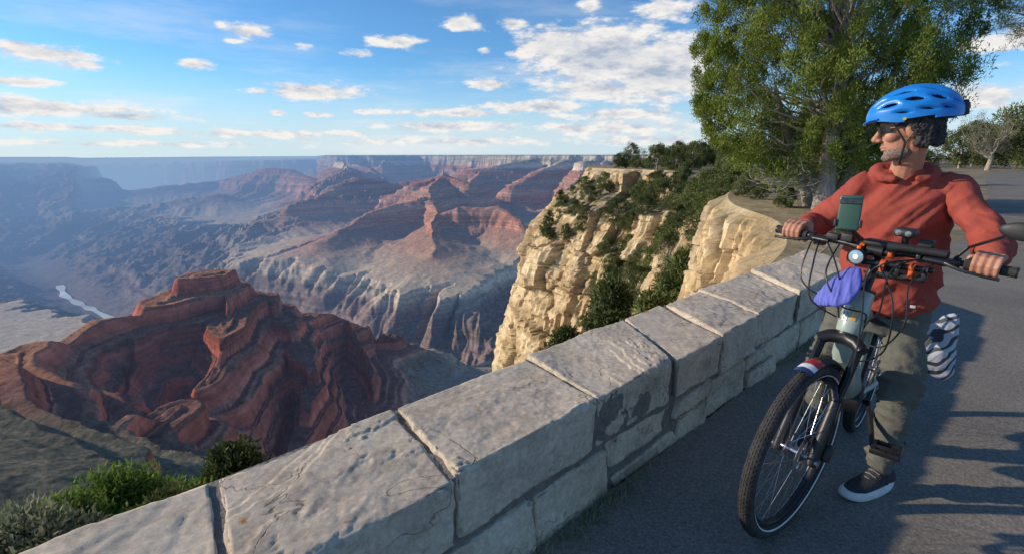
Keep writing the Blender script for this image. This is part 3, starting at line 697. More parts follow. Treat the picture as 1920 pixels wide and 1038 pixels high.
for k in range(18):
    place(surf_at(rsx.uniform(56,63),rsx.uniform(1.9,3.9))-[0,0,.1],rsx.uniform(1.0,2.0),'small green shrub clinging to a ledge of the yellow limestone promontory','shrub','shrubs on the ledges of the yellow promontory')
for k in range(32):
    yr=rsx.uniform(22,66); i=ri(yr); of=rsx.uniform(.8,10)
    sz=rsx.uniform(1.4,3.0)*(.6 if yr>55 and of<5 else 1)
    if yr<30: sz=min(sz,1.6)
    q=rc[i]-nr[i]*of; place((q[0],q[1],-.05),sz,'green juniper tree on the flat top of the far rim','tree','juniper trees along the rim top beyond the tall juniper',name='rim_juniper')
for k in range(36):
    y_=rsx.uniform(66,105); u_=rsx.uniform(.27,.66); q=(u_*y_,y_); place((q[0],q[1],-.05),(2.2+ (u_-.27)*16)*rsx.uniform(.8,1.1),'dense green tree in the woods behind the tall juniper','tree','woodland trees behind the tall juniper',name='woodland_tree')
for k in range(18):
    i=ri(rsx.uniform(9,24)); q=rc[i]-nr[i]*rsx.uniform(.2,2.2)
    place((q[0],q[1],-.02),rsx.uniform(.3,.75),'low green bush at the foot of the tall juniper','shrub','low bushes around the foot of the tall juniper')
for k,(px,py,Y_,sz,lab) in enumerate([(1905,312,58,7.0,'rounded olive green tree at the far right beyond the road'),(1800,300,60,4.6,'dark evergreen tree just behind the blue helmet beyond the road'),(1822,302,66,5.2,'dark conifer between the helmet and the bare grey tree'),(1945,316,50,7.0,'broad green tree at the right edge beyond the road verge'),(1885,302,75,6.0,'distant green tree behind the bare grey tree'),(1862,306,80,5.5,'distant low dark tree where the road bends')]):
    p=P(px,py,Y_); place((p[0],p[1],-.05),sz,lab,'tree',name='roadside_tree',k=k%5)
p=P(1852,312,52); bt=empty('bare_tree',(p[0],p[1],0),'nearly bare grey tree with sparse dull leaves beyond the bend of the road','tree'); mb=MB(); rb=random.Random(9)
b0=np.array([p[0],p[1],0.]); mb.tube([b0-[0,0,.2],b0+[.2,0,1.2],b0+[.1,0,2.4]],[.26,.2,.14],8)
mb.build('trunk',M_bark,bt,auto=70); mb=MB(); tips=[]
for k in range(26):
    e_=b0+np.array([rb.uniform(-2.6,2.6),rb.uniform(-2,2),rb.uniform(2.4,5.0)]); pts=limb(mb,b0+[.1,0,rb.uniform(1,2.4)],e_,.06,.012,.06,6,rb); tips.append(e_)
    for j in range(6):
        q=pts[rb.randint(2,6)]; e2=q+np.array([rb.uniform(-1,1),rb.uniform(-.7,.7),rb.uniform(-.2,.9)]); limb(mb,q,e2,.018,.007,.08,3,rb); tips.append(e2)
mb.build('branches',M_dead,bt,auto=70); link('crown',leaves('crown',tips,[.35]*len(tips),40,.09,.4,.4),leaf_mat('dull_leaf',(.10,.10,.05),(.24,.24,.13)),bt)
p=P(2150,330,22); pt=empty('overhanging_tree',(p[0],p[1],0),'thin overhanging branches with sparse needles at the top right corner','tree'); mb=MB(); cen=[];rad=[]; rb=random.Random(19)
b0=np.array([p[0],p[1],0.]); mb.tube([b0-[0,0,.2],b0+[0,0,4],b0+[-.5,0,9]],[.3,.25,.15],8); mb.build('trunk',M_bark,pt,auto=70); mb=MB()
for k in range(18):
    e_=P(rb.uniform(1770,1930),rb.uniform(-70,65),21); e_[1]+=rb.uniform(-1,1)
    pts=limb(mb,b0+[-.2,0,rb.uniform(6.5,8.5)],e_,.045,.008,.03,9,rb)
    for j in range(11):
        q=pts[rb.randint(4,9)]; e2=q+np.array([rb.uniform(-.9,.2),rb.uniform(-.5,.5),rb.uniform(-.5,.3)]); limb(mb,q,e2,.011,.004,.08,4,rb); cen.append(e2); rad.append(.17)
mb.build('branches',M_bark,pt,auto=70); link('crown',leaves('crown',cen,rad,55,.07,.25,.3),M_dark,pt)
def bush(name,px,py,Y_,size,w,m,label,cat,seed,nc=90,per=130,ls=.06):
    top=P(px,py,Y_); o=make_proto(name,label,cat,1.,w,nc,per,ls,m,.02,seed); o.location=(top[0],top[1],top[2]-size); o.scale=(size,)*3; return o
bush('green_bush',215,888,5.8,3.0,.85,M_bright,'bright green leafy bush just below the wall at the lower left','bush',51,nc=240,per=170,ls=.024)
bush('green_bush',120,935,5.0,2.6,.8,M_bright,'yellow green bush between the sagebrush and the bright green bush','bush',52,nc=220,per=170,ls=.024)
bush('sagebrush',40,965,4.4,2.4,1.0,M_sage,'pale grey green sagebrush in the bottom left corner behind the wall','bush',53,nc=240,per=170,ls=.024)
bush('juniper_bush',300,918,5.4,2.8,.5,M_shr,'small green bush right against the wall beside the bright green bush','bush',59,nc=200,per=150,ls=.024)
bush('juniper_bush',432,832,8.5,4.5,.45,M_dark,'dark green juniper bush peeking over the wall against the red ridge','bush',54,nc=220,per=160,ls=.024)
bush('juniper_bush',1150,520,30,7.0,.55,M_dark,'large dark juniper just beyond the wall below the cliff gully','bush',55,nc=160,per=150,ls=.03)
bush('juniper_bush',1290,470,24,6.0,.6,M_shr,'green juniper directly behind the middle of the stone wall','bush',56,nc=160,per=150,ls=.03)
bush('juniper_bush',1225,545,20,6,.5,M_shr,'low spreading juniper whose top shows just above the wall','bush',57,nc=160,per=150,ls=.03)
bush('juniper_bush',1060,605,26,6.0,.4,M_dark,'small juniper at the foot of the yellow cliff beside the wall','bush',58,nc=130,per=150,ls=.03)
rg=np.random.default_rng(4); cs=[]
for k in range(420):
    s_=rg.choice([rg.normal(-.05,.25),rg.normal(3.0,.5),rg.uniform(-1,4.0)],p=[.4,.45,.15]); n_=-abs(rg.normal(0,.035))-.01
    cs.append(wp(s_,n_,.0))
tag(link('weeds',leaves('grass',cs,[.016]*len(cs),5,.038,.08,1.4,rg),M_sage),kind='stuff')

# ------------------------------------------------------------ bicycle
blk=mat('black_metal',(.018,.018,.02),(.03,.03,.032),20,.38,metal=.3)
blkp=mat('black_plastic',(.02,.02,.021),(.03,.03,.03),30,.55)
rub=mat('rubber',(.035,.034,.033),(.06,.057,.053),30,.85,bump=.4,bscale=200,spec=.3)
steel=mat('brushed_steel',(.55,.55,.56),(.4,.4,.42),20,.28,metal=1)
green=mat('sage_frame_paint',(.36,.43,.38),(.32,.39,.345),3,.32,coat=.4)
orange=mat('orange_anodised',(.75,.13,.02),(.6,.1,.02),5,.35,metal=.2)
whitep=mat('white_paint',(.75,.75,.74),None,5,.4)
redp=mat('red_paint',(.45,.02,.03),None,5,.35,coat=.3)
refl=mat('reflective_white',(.8,.8,.82),None,30,.35)
fv=np.array([-.80,-.60,0]); fv/=np.linalg.norm(fv)
lv=np.array([.60,-.80,0]); lv/=np.linalg.norm(lv)
lean=math.radians(4); upl=np.array([0,0,1])*math.cos(lean)+lv*math.sin(lean); lvl=lv*math.cos(lean)-np.array([0,0,1])*math.sin(lean)
CO=np.array([1.098,1.825,0.])
def B(F_,L_,U_): return CO+fv*F_+lvl*L_+upl*U_
axd=np.array([-.407,.914]); axn=np.array([.914,.407])
def AX(s,nf=0.,L_=0.):
    a=np.array([-.041,.342])+axd*s+axn*nf; return B(a[0],L_,a[1])
sdir=fv*axd[0]+upl*axd[1]; sn=fv*axn[0]+upl*axn[1]
bike=empty('bicycle',tuple(CO),'sage green and black electric mountain bicycle, its front wheel turned towards the camera','bicycle')
def wheel(hub,axis,u1,u2):
    mb=MB(); mb.lathe(hub,axis,[(.304,-.013),(.314,-.014),(.320,-.012),(.320,.012),(.314,.014),(.304,.013),(.299,.006),(.299,-.006)],72)
    w=mb.build('wheel',blk,bike)
    mb=MB(); pr=[(.342+.0255*math.cos(t),.0265*math.sin(t)) for t in np.linspace(0,2*PI,18)[:-1]]; mb.lathe(hub,axis,pr,96)
    for k in range(110):
        for j,a_ in enumerate((-1.05,-.7,-.35,0,.35,.7,1.05)):
            an=2*PI*(k+(j%2)*.5)/110; d=u1*math.cos(an)+u2*math.sin(an); tt=-u1*math.sin(an)+u2*math.cos(an)
            o_=d*math.cos(a_)+axis*math.sin(a_); c_=hub+d*.342+o_*.0258
            sd=np.cross(o_,tt); mb.box(c_,(.0012,.0075,.0036),[o_,tt,sd])
    mb.build('tyre',rub,w,auto=60)
    for sg in(-1,1):
        mb=MB(); mb.lathe(hub,axis,[(.3285,sg*.0250),(.3240,sg*.0225),(.3238,sg*.0240),(.3287,sg*.0262)],96); mb.build('reflective_stripe',refl,w)
    mb=MB(); mb.lathe(hub,axis,[(.0,-.05),(.012,-.05),(.014,-.034),(.03,-.032),(.03,-.026),(.014,-.02),(.014,.02),(.03,.026),(.03,.032),(.014,.034),(.012,.05),(0,.05)],24,False); mb.build('hub',steel,w)
    mb=MB(); pr=[(.06,.036),(.09,.036),(.09,.038),(.06,.038)]; mb.lathe(hub,axis,pr,60)
    for k in range(6):
        an=k*PI/3; d=u1*math.cos(an)+u2*math.sin(an); d2=u1*math.cos(an+.5)+u2*math.sin(an+.5); mb.tube([hub+axis*.037+d*.015,hub+axis*.037+d2*.065],.004,6)
    mb.build('brake_disc',steel,w)
    for k in range(32):
        sg=1 if k%2 else -1; an=2*PI*k/32; an2=an+(.55 if (k//2)%2 else -.55)
        mb=MB(); mb.tube([hub+axis*sg*.029+(u1*math.cos(an2)+u2*math.sin(an2))*.028,hub+(u1*math.cos(an)+u2*math.sin(an))*.302],.0010,5); mb.build('spoke',steel,w)
    return w
hubF=B(0,0,.368)
wheel(hubF,lvl,fv,upl)
stanm=mat('stanchion_black',(.02,.02,.02),None,5,.12,metal=.6)
for sg in(-1,1):
    L_=.066*sg; mb=MB(); n0=.045
    mb.tube([AX(-.02,n0,L_),AX(.0,n0,L_),AX(.22,n0-.004,L_),AX(.255,n0-.006,L_),AX(.26,n0-.006,L_)],[.018,.021,.024,.026,.02],14); lo=mb.build('fork_leg',blk,bike)
    mb=MB(); mb.tube([AX(.25,n0-.006,L_),AX(.47,n0-.02,L_)],.0165,14); mb.build('stanchion',stanm,lo)
    mb=MB(); mb.lathe(AX(.0,n0,L_*1.25),lvl,[(0,-.008),(.016,-.008),(.016,.008),(0,.008)],20,False); mb.build('axle_cap',steel,lo)
mb=MB(); mb.tube([AX(.25,.075,-.07),AX(.30,.075,-.045),AX(.32,.08,0),AX(.30,.075,.045),AX(.25,.075,.07)],.014,10); mb.build('fork_brace',blk,bike)
mb=MB(); mb.tube([AX(.46,.03,-.08),AX(.485,.02,-.05),AX(.5,.005,0),AX(.485,.02,.05),AX(.46,.03,.08)],[.024,.026,.032,.026,.024],12); mb.build('fork_crown',blk,bike)
mb=MB(); mb.box(AX(.05,.0,.085),(.02,.022,.035),[sn,lvl,sdir],.008); mb.build('brake_caliper',blk,bike)
def arc_(hub,a0,a1,r,halfw,thick,u1,u2,axis,n=24):
    V=[];F=[];m=7
    for i in range(n+1):
        an=a0+(a1-a0)*i/n; d=u1*math.cos(an)+u2*math.sin(an)
        for lay in(0,1):
            for k in range(m):
                t=-1+2*k/(m-1); V.append(hub+d*(r+lay*thick-.012*t*t)+axis*halfw*t)
    for i in range(n):
        for k in range(m-1):
            a=i*2*m+k; b_=a+2*m
            F.append((a,a+1,b_+1,b_)); F.append((a+m,b_+m,b_+m+1,a+m+1))
        for k in(0,m-1):
            a=i*2*m+k; F.append((a,a+2*m,a+3*m,a+m))
    return V,F
ra=math.radians
mb=MB(); mb.add(*arc_(hubF,ra(84.2),ra(93),.388,.030,.003,fv,upl,lvl)); mg=mb.build('mudguard',redp,bike)
mb=MB(); mb.add(*arc_(hubF,ra(79),ra(84),.388,.030,.003,fv,upl,lvl,10)); mb.build('white_panel',refl,mg)
mb=MB(); mb.add(*arc_(hubF,ra(75),ra(78.8),.388,.030,.003,fv,upl,lvl,10)); mb.build('blue_tip',mat('dark_blue_paint',(.03,.05,.16),None,5,.4),mg)
mb=MB(); mb.add(*arc_(hubF,ra(93.2),ra(140),.388,.030,.003,fv,upl,lvl)); mb.build('rear_section',blkp,mg)
bf=np.array([.70,.714,0]); bl=np.array([.714,-.70,0]); bfu=np.array([0,0,1])*math.cos(lean)+bl*math.sin(lean)
hA=AX(.505); hB=AX(.70)
mb=MB(); mb.tube([hA,hA+sdir*.02,hA+sdir*.06,hA+sdir*.12,hB-sdir*.03,hB-sdir*.01,hB],[.036,.043,.047,.045,.040,.039,.034],24); mb.build('head_tube',green,bike)
for q_ in(hA+sdir*.006,hB-sdir*.004):
    mb=MB(); mb.tube([q_-sdir*.005,q_+sdir*.005],.0415,24); mb.build('headset_ring',blk,bike)
def FR(b_,L_,z): return np.array([hA[0],hA[1],0])+bf*b_+bl*(L_+ (z-.8)*math.tan(lean))+np.array([0,0,z])
mb=MB(); mb.loft([(hA+sdir*.05,bl*.036,bfu*.05),(FR(.06,0,.72),bl*.045,(bfu*.8+bf*.6)*.055),(FR(.30,0,.52),bl*.047,(bfu*.75+bf*.65)*.062),(FR(.50,0,.36),bl*.05,(bfu*.7+bf*.7)*.06)],20); mb.build('down_tube',green,bike)
mb=MB(); mb.tube([hB-sdir*.04,FR(.2,0,.87),FR(.5,0,.76)],[.03,.027,.025],16); mb.build('top_tube',green,bike)
mb=MB(); mb.tube([FR(.48,0,.38),FR(.55,0,.62),FR(.58,0,.80)],.02,14); mb.build('seat_tube',green,bike)
mb=MB(); mb.tube([FR(.575,0,.78),FR(.62,0,.95)],.015,12); mb.build('seat_post',blk,bike)
mb=MB(); mb.loft([(FR(.46,0,.985),bl*.02,bfu*.015),(FR(.52,0,.99),bl*.026,bfu*.02),(FR(.62,0,.985),bl*.05,bfu*.025),(FR(.70,0,.99),bl*.075,bfu*.028),(FR(.735,0,.995),bl*.06,bfu*.02)],18); mb.build('saddle',blkp,bike)
mb=MB(); mb.loft([(FR(.44,-.05,.37),bf*.07,bfu*.07),(FR(.44,.05,.37),bf*.07,bfu*.07)],20); mb.build('motor',blk,bike)
hubR=FR(.93,0,.368)
for sg in(-1,1):
    mb=MB(); mb.tube([FR(.47,.03*sg,.38),FR(.7,.06*sg,.36),hubR+bl*.07*sg],.012,10); mb.build('chain_stay',green,bike)
    mb=MB(); mb.tube([FR(.56,.02*sg,.72),FR(.75,.06*sg,.56),hubR+bl*.07*sg],.010,10); mb.build('seat_stay',green,bike)
wheel(hubR,bl*math.cos(lean)-np.array([0,0,1])*math.sin(lean),bf,bfu)
mb=MB()
for sg in(-1,1): mb.tube([hubR+bl*.08*sg,FR(.93,.08*sg,.76),FR(.66,.05*sg,.76)],.006,8); mb.tube([FR(.7,.07*sg,.77),FR(1.12,.07*sg,.77)],.006,8)
mb.build('rear_rack',blk,bike)
bb=FR(.44,0,.37)
for sg,dn in((1,1),(-1,-1)):
    e_=bb+bl*.085*sg+np.array([0,0,-.165*dn])+bf*(-.04*dn)
    if sg==1: e_=P(1662,843,1.93); e_in=e_-bl*.05
    else: e_in=e_
    mb=MB(); mb.tube([bb+bl*.06*sg,bb+bl*.085*sg,e_in],[.014,.014,.010],10); mb.build('crank_arm',blk,bike)
    pc=e_+bl*.06*sg if sg==-1 else e_
    mb=MB()
    for q_ in(-1,1):
        mb.box(pc+bf*.045*q_,(.008,.05,.012),[bf,bl,[0,0,1]],.004); mb.box(pc+bl*.046*q_,(.05,.007,.012),[bf,bl,[0,0,1]],.004)
    mb.box(pc,(.012,.05,.010),[bf,bl,[0,0,1]],.004)
    for q_ in(-1,1):
        for w_ in(-1,0,1): mb.tube([pc+bf*.04*q_+bl*.035*w_+[0,0,.01],pc+bf*.04*q_+bl*.035*w_+[0,0,.018]],.003,6)
    mb.build('pedal',blk,bike)
barc=AX(.85,.05)
mb=MB(); mb.tube([hB-sdir*.005,AX(.86)],.0185,14); mb.build('steerer_spacers',blk,bike)
mb=MB(); mb.tube([AX(.845,-.02),AX(.85,.03),barc],[.02,.019,.021],14); mb.tube([barc-lvl*.028,barc+lvl*.028],.024,14); mb.build('stem',blk,bike)
def BAR(x):
    a=abs(x); bk=-.035*max(0,(a-.08)/.31); up_=-.004+.012*min(1,a/.1)
    return barc+lvl*x+fv*bk+upl*up_
mb=MB(); mb.tube([BAR(x) for x in np.linspace(-.395,.395,25)],[.0155 if abs(x)<.07 else .0112 for x in np.linspace(-.395,.395,25)],14); mb.build('handlebar',blk,bike)
for sg in(-1,1):
    xs=np.linspace(.265,.398,34); mb=MB(); mb.tube([BAR(x*sg) for x in xs],[.0168+.0012*(i%2) for i in range(34)],14)
    g_=mb.build('grip',rub,bike,auto=80)
    mb=MB(); mb.tube([BAR(.398*sg),BAR(.405*sg)],.0185,14); mb.build('end_cap',blk,g_)
    mb=MB(); mb.tube([BAR(.235*sg),BAR(.255*sg)],.019,12); mb.tube([BAR(.245*sg)+fv*.01,BAR(.22*sg)+fv*.045,BAR(.16*sg)+fv*.04],[.013,.014,.011],10); bl_=mb.build('brake_clamp',blk,bike)
    mb=MB(); mb.tube([BAR(.22*sg)+fv*.05,BAR(.27*sg)+fv*.075-upl*.01,BAR(.34*sg)+fv*.07-upl*.02,BAR(.375*sg)+fv*.072-upl*.02],[.007,.006,.005,.006],8); mb.build('brake_lever',blk,bl_)
def bbox(x,df,du,h,nm,m=None,bev=.006):
    mb=MB(); mb.box(BAR(x)+fv*df+upl*du,h,[fv,lvl,upl],bev); return mb.build(nm,m or blkp,bike)
bbox(.19,-.015,.014,(.020,.026,.018),'shifter'); bbox(-.16,0,.016,(.018,.024,.014),'bar_switch'); bbox(-.205,.012,-.012,(.02,.02,.016),'shifter')
hl=barc+fv*.075+upl*-.022-lvl*.035
mb=MB(); mb.lathe(hl,fv,[(0,-.05),(.020,-.045),(.028,-.015),(.031,.01),(.029,.014),(.026,.012)],28,False); hlo=mb.build('headlamp',blkp,bike)
mb=MB(); mb.lathe(hl,fv,[(0,.010),(.008,.012)],24,False); mb.build('bulb',mat('lamp_bulb',(.8,.9,.95),None,5,.1,emit=((.8,.95,1),3)),hlo)
mb=MB(); mb.lathe(hl,fv,[(.008,.012),(.020,.011),(.026,.009)],24,False); mb.build('lens',mat('lamp_lens',(.35,.42,.45),(.2,.25,.28),60,.08,metal=.6,emit=((.6,.8,1),.25)),hlo)
mb=MB(); mb.tube([barc+fv*.01,hl-fv*.03],.009,8); mb.build('bracket',blk,hlo)
l2=BAR(.09)+upl*.085+fv*.03
mb=MB(); mb.box(l2,(.035,.034,.015),[fv,lvl,upl],.012); l2o=mb.build('twin_light',blkp,bike)
tlm=mat('twin_lens',(.35,.35,.35),None,5,.15,metal=.8)
for q_ in(-1,1):
    mb=MB(); mb.lathe(l2+fv*.036+lvl*.015*q_,fv,[(0,.001),(.010,0.0),(.011,-.006)],16,False); mb.build('lens',tlm,l2o)
mb=MB(); mb.tube([BAR(.09),l2],.012,8); mb.build('mount_post',blkp,l2o)
for x in(-.045,.06,.145):
    mb=MB(); mb.tube([BAR(x)-lvl*.008,BAR(x)+lvl*.008],.0225,14); mb.box(BAR(x)+fv*.028,(.016,.008,.012),[fv,lvl,upl],.004); mb.build('mount_clamp',orange if x!=.145 else blk,bike)
mb=MB(); mb.tube([BAR(-.02)+fv*.05-upl*.04,BAR(.20)+fv*.045-upl*.035],.011,12); mb.build('accessory_bar',blk,bike)
for x in(.05,.10,.14,.18):
    mb=MB(); mb.tube([BAR(x)+fv*.05-upl*.038-lvl*.008,BAR(x)+fv*.05-upl*.038+lvl*.008],.018,12); mb.box(BAR(x)+fv*.055-upl*.060,(.009,.008,.016),[fv,lvl,upl],.003); mb.build('bar_clamp',orange if x in(.05,.14) else blk,bike)
mb=MB(); mb.tube([BAR(.05)+fv*.05+upl*.03,BAR(.09)+fv*.045+upl*.03,BAR(.22)+fv*.035+upl*.028],[.021,.015,.014],12); mb.build('torch',blkp,bike)
mb=MB(); mb.tube([BAR(.04)+fv*.05-upl*.075,BAR(.075)+fv*.05-upl*.078,BAR(.18)+fv*.04-upl*.072],[.019,.014,.013],12); mb.build('torch',blkp,bike)
bbox(.0,-.01,.034,(.030,.045,.010),'display'); bbox(-.1,.01,.026,(.022,.022,.016),'bell'); bbox(.05,.01,-.055,(.022,.05,.022),'battery_box',bev=.010); bbox(.15,.0,.05,(.018,.022,.014),'horn')
p0=BAR(.235)+upl*.01; q1=P(1900,440,1.52); mb=MB(); mb.tube([p0,p0+upl*.05+lvl*.03,q1-lvl*.02-[0,0,.012]],.005,8); mi=mb.build('mirror_arm',blk,bike)
mb=MB(); mb.ell(P(1925,436,1.50),(.062,.012,.028),[lvl,fv,upl]); mb.build('mirror',blkp,mi)
cab=[([BAR(.17)+fv*.04,BAR(.08)+fv*.13-upl*.02,AX(.72,.13,.03),AX(.58,.12,.06),AX(.40,.09,.085),AX(.08,.03,.09)],'brake_hose'),
     ([BAR(-.17)+fv*.04,BAR(-.10)+fv*.12-upl*.04,AX(.68,.12,-.05),AX(.60,.06,-.045),FR(.05,-.03,.80)],'brake_hose'),
     ([BAR(.15)+fv*.02,AX(.76,.15,.10),AX(.62,.10,.10),AX(.58,.03,.06),FR(.05,.03,.78)],'gear_cable'),
     ([BAR(-.12)+fv*.03,AX(.70,.15,-.10),AX(.60,.12,-.02),AX(.60,.05,.05),FR(.05,.03,.80)],'lamp_wire'),
     ([BAR(-.20)+fv*.03,AX(.74,.12,-.17),AX(.60,.10,-.14),AX(.56,.05,-.04)],'lamp_wire'),
     ([BAR(-.22)+fv*.02,AX(.80,.14,-.20),AX(.66,.15,-.18),AX(.62,.12,-.08),AX(.72,.10,.02),BAR(.08)-upl*.03],'lamp_wire'),
     ([BAR(.20)+fv*.02,AX(.74,.12,.16),AX(.60,.12,.19),AX(.50,.06,.14),AX(.50,.02,.05)],'lamp_wire'),
     ([BAR(.03)+fv*.05-upl*.03,AX(.66,.16,.14),AX(.52,.10,.16),AX(.46,.0,.12),FR(.08,.05,.68)],'gear_cable')]
def smooth(pts,n=8):
    p=np.array(pts); out=[]
    for i in range(len(p)-1):
        p0=p[max(i-1,0)];p1=p[i];p2=p[i+1];p3=p[min(i+2,len(p)-1)]
        for t in np.arange(n)/n: out.append(.5*((2*p1)+(-p0+p2)*t+(2*p0-5*p1+4*p2-p3)*t*t+(-p0+3*p1-3*p2+p3)*t**3))
    out.append(p[-1]); return out
for pts,nm in cab:
    mb=MB(); mb.tube(smooth(pts),.0032,7); mb.build(nm,blk,bike)
def sticker(name,m,c,parts):
    mb=MB()
    for (x,y,w,h_) in parts:
        for k in range(4):
            xx=x-w+2*w*(k+.5)/4; an=xx/.046; d=sn*math.cos(an)+lvl*math.sin(an)
            t_=-sn*math.sin(an)+lvl*math.cos(an)
            mb.box(c+sdir*y+d*.0478,(w/4*1.08,h_,.0012),[t_,sdir,d])
    mb.build(name,m,bike,smooth=False)
ms_=hA+sdir*.085
sticker('white_sticker',whitep,ms_,[(-.016,.028,.010,.003),(-.016,.015,.003,.018),(-.016,.008,.012,.003),(-.016,-.008,.003,.012),(-.022,-.02,.003,.008),(-.008,-.02,.003,.008),(-.016,-.03,.011,.003)])
sticker('orange_sticker',mat('orange_decal',(.7,.3,.05),(.75,.55,.2),60,.5),ms_,[(.014,-.008,.008,.018)])
sticker('yellow_sticker',mat('yellow_decal',(.7,.62,.15),None,60,.5),ms_,[(.014,.02,.005,.006)])
# phone
phc=P(1593,399,1.93)
pn_=np.array([-.62,-.78,.12]); pn_/=np.linalg.norm(pn_); pr_=np.cross(pn_,[0,0,1]); pr_/=-np.linalg.norm(pr_); pu_=np.cross(pn_,pr_); pu_=pu_ if pu_[2]>0 else -pu_
ph=empty('phone',tuple(phc-pu_*.07),'green cased phone standing upright in a mount on the handlebar','phone')
mb=MB(); mb.box(phc,(.037,.065,.006),[pr_,pu_,pn_],.006); mb.build('case',mat('green_case',(.035,.10,.075),(.03,.085,.065),10,.5),ph)
mb=MB(); mb.box(phc+pu_*.043+pn_*.006,(.036,.012,.003),[pr_,pu_,pn_],.003); cb=mb.build('camera_bar',mat('camera_bar_black',(.03,.05,.045),None,5,.2,coat=.6),ph)
for q_ in(-.015,.005):
    mb=MB(); mb.lathe(phc+pu_*.043+pn_*.009+pr_*q_,pn_,[(0,.001),(.006,.001),(.0065,0)],16,False); mb.build('camera_lens',blkp,cb)
mb=MB(); mb.tube([BAR(-.06),BAR(-.06)+upl*.03,phc-pu_*.05-pn_*.012],.009,8)
for q_ in(-1,1): mb.box(phc+pr_*.04*q_-pu_*.04,(.005,.014,.011),[pr_,pu_,pn_],.003)
mb.box(phc-pu_*.03-pn_*.012,(.03,.035,.005),[pr_,pu_,pn_],.004); mb.build('phone_mount',blkp,bike)
# blue cloth pouch
Zv=np.array([0,0,1.])
top_=AX(.76,.09,-.03); cb_=P(1560,545,1.90); A1=lvl; rg_=[]
spec_=[(0,.014,.010),(.12,.026,.014),(.3,.046,.018),(.5,.058,.020),(.7,.064,.022),(.85,.062,.020),(.95,.050,.014),(1,.032,.006)]
botc=cb_-Zv*.06-A1*.006
for t,w,d_ in spec_:
    rg_.append((top_+(botc-top_)*t,A1*w+Zv*w*(.08+.15*t),fv*d_))
mb=MB(); mb.loft(rg_,56); bg=mb.build('blue_bag',mat('blue_fabric',(.15,.175,.58),(.11,.13,.46),8,.75,bump=.3,bscale=60,spec=.2),None)
tag(bg,'small blue fabric pouch hanging under the right side of the handlebar','bag')
bake(bg,[('SUBSURF',dict(levels=2,render_levels=2))],lambda p:(ridged(((p-cb_)@A1)*30+p[:,2]*10,p[:,1]*4,p[:,2]*6,3)-.6)*.007)
mb=MB(); mb.tube([BAR(-.03)-upl*.01,top_+Zv*.01],.003,6); mb.build('drawcord',blkp,bg)
# zebra bag
zc=P(1758,652,2.55); mb=MB(); zx=np.array([.82,-.57,0]); zy=np.array([.57,.82,0])
mb.loft([(zc+zx*.035+Zv*.195,zx*.016,zy*.02),(zc+zx*.02+Zv*.155,zx*.045,zy*.035),(zc+Zv*.07,zx*.070,zy*.05),(zc-Zv*.04,zx*.080,zy*.06),(zc-Zv*.11,zx*.084,zy*.055),(zc-Zv*.145+zx*.005,zx*.074,zy*.04),(zc-Zv*.16+zx*.008,zx*.05,zy*.015)],40)
zm,nt=newmat('zebra_fabric'); L=nt.links.new
out=N(nt,'ShaderNodeOutputMaterial'); b=N(nt,'ShaderNodeBsdfPrincipled'); b.inputs['Roughness'].default_value=.6; L(b.outputs[0],out.inputs[0])
tc=N(nt,'ShaderNodeTexCoord'); wv=N(nt,'ShaderNodeTexWave',bands_direction='Z'); wv.inputs['Scale'].default_value=8; wv.inputs['Distortion'].default_value=12; wv.inputs['Detail'].default_value=1.5; wv.inputs['Detail Scale'].default_value=.9
mp=N(nt,'ShaderNodeMapping'); mp.inputs['Rotation'].default_value=(.5,.8,0); L(tc.outputs['Object'],mp.inputs[0]); L(mp.outputs[0],wv.inputs[0])
cr=N(nt,'ShaderNodeValToRGB'); cr.color_ramp.elements[0].position=.24; cr.color_ramp.elements[0].color=(.04,.045,.06,1); cr.color_ramp.elements[1].position=.36; cr.color_ramp.elements[1].color=(.42,.47,.55,1); L(wv.outputs[0],cr.inputs[0]); L(cr.outputs[0],b.inputs['Base Color'])
zb2=mb.build('zebra_bag',zm,None); tag(zb2,'black and white zebra striped pannier bag on the rear rack behind the man','bag')
bake(zb2,[('SUBSURF',dict(levels=2,render_levels=2))],lambda p:fbm(p[:,0]*12,p[:,1]*12,p[:,2]*9,3)*.014)

# ------------------------------------------------------------ person
bfc=np.array([-.49,-.87,0]); bfc/=np.linalg.norm(bfc); bs=np.array([.87,-.49,0]); bs/=np.linalg.norm(bs); UZ=Zv
Hc=np.array([1.635,2.20,1.600]); hd=np.array([-.85,.50,-.16]); hd/=np.linalg.norm(hd); hs=np.cross(UZ,hd); hs/=np.linalg.norm(hs); hu=np.cross(hd,hs)
def Hd(x,y,z): return Hc+hd*x+hs*y+hu*z
hax=[hd,hs,hu]
pelv=np.array([1.70,2.26,.92]); chest=np.array([1.735,2.28,1.25]); neckb=np.array([1.70,2.265,1.44])
shR=np.array([1.59,2.36,1.365]); shL=np.array([1.880,2.19,1.365])
elR=np.array([1.475,2.50,1.16]); elL=np.array([1.855,1.94,1.16])
gR=BAR(-.33); gL=BAR(.325)
bk=-fv
wrR=gR+bk*.085+UZ*.028+lv*.01; wrL=gL+bk*.085+UZ*.022
hipR=np.array([1.615,2.315,.90]); hipL=np.array([1.775,2.215,.90]); knR=np.array([1.58,2.41,.50]); knL=np.array([1.725,2.10,.50]); anR=np.array([1.60,2.47,.10]); anL=np.array([1.685,2.075,.10])
mb=MB()
mb.ell(Hd(-.015,0,.03),(.098,.076,.10),hax); mb.ell(Hd(.024,0,-.045),(.060,.054,.076),hax); mb.ell(Hd(.064,0,-.100),(.024,.024,.018),hax)
mb.cap(Hd(.082,0,.022),Hd(.112,0,-.022),.009,.0125); mb.ell(Hd(.098,0,-.029),(.013,.018,.009),hax)
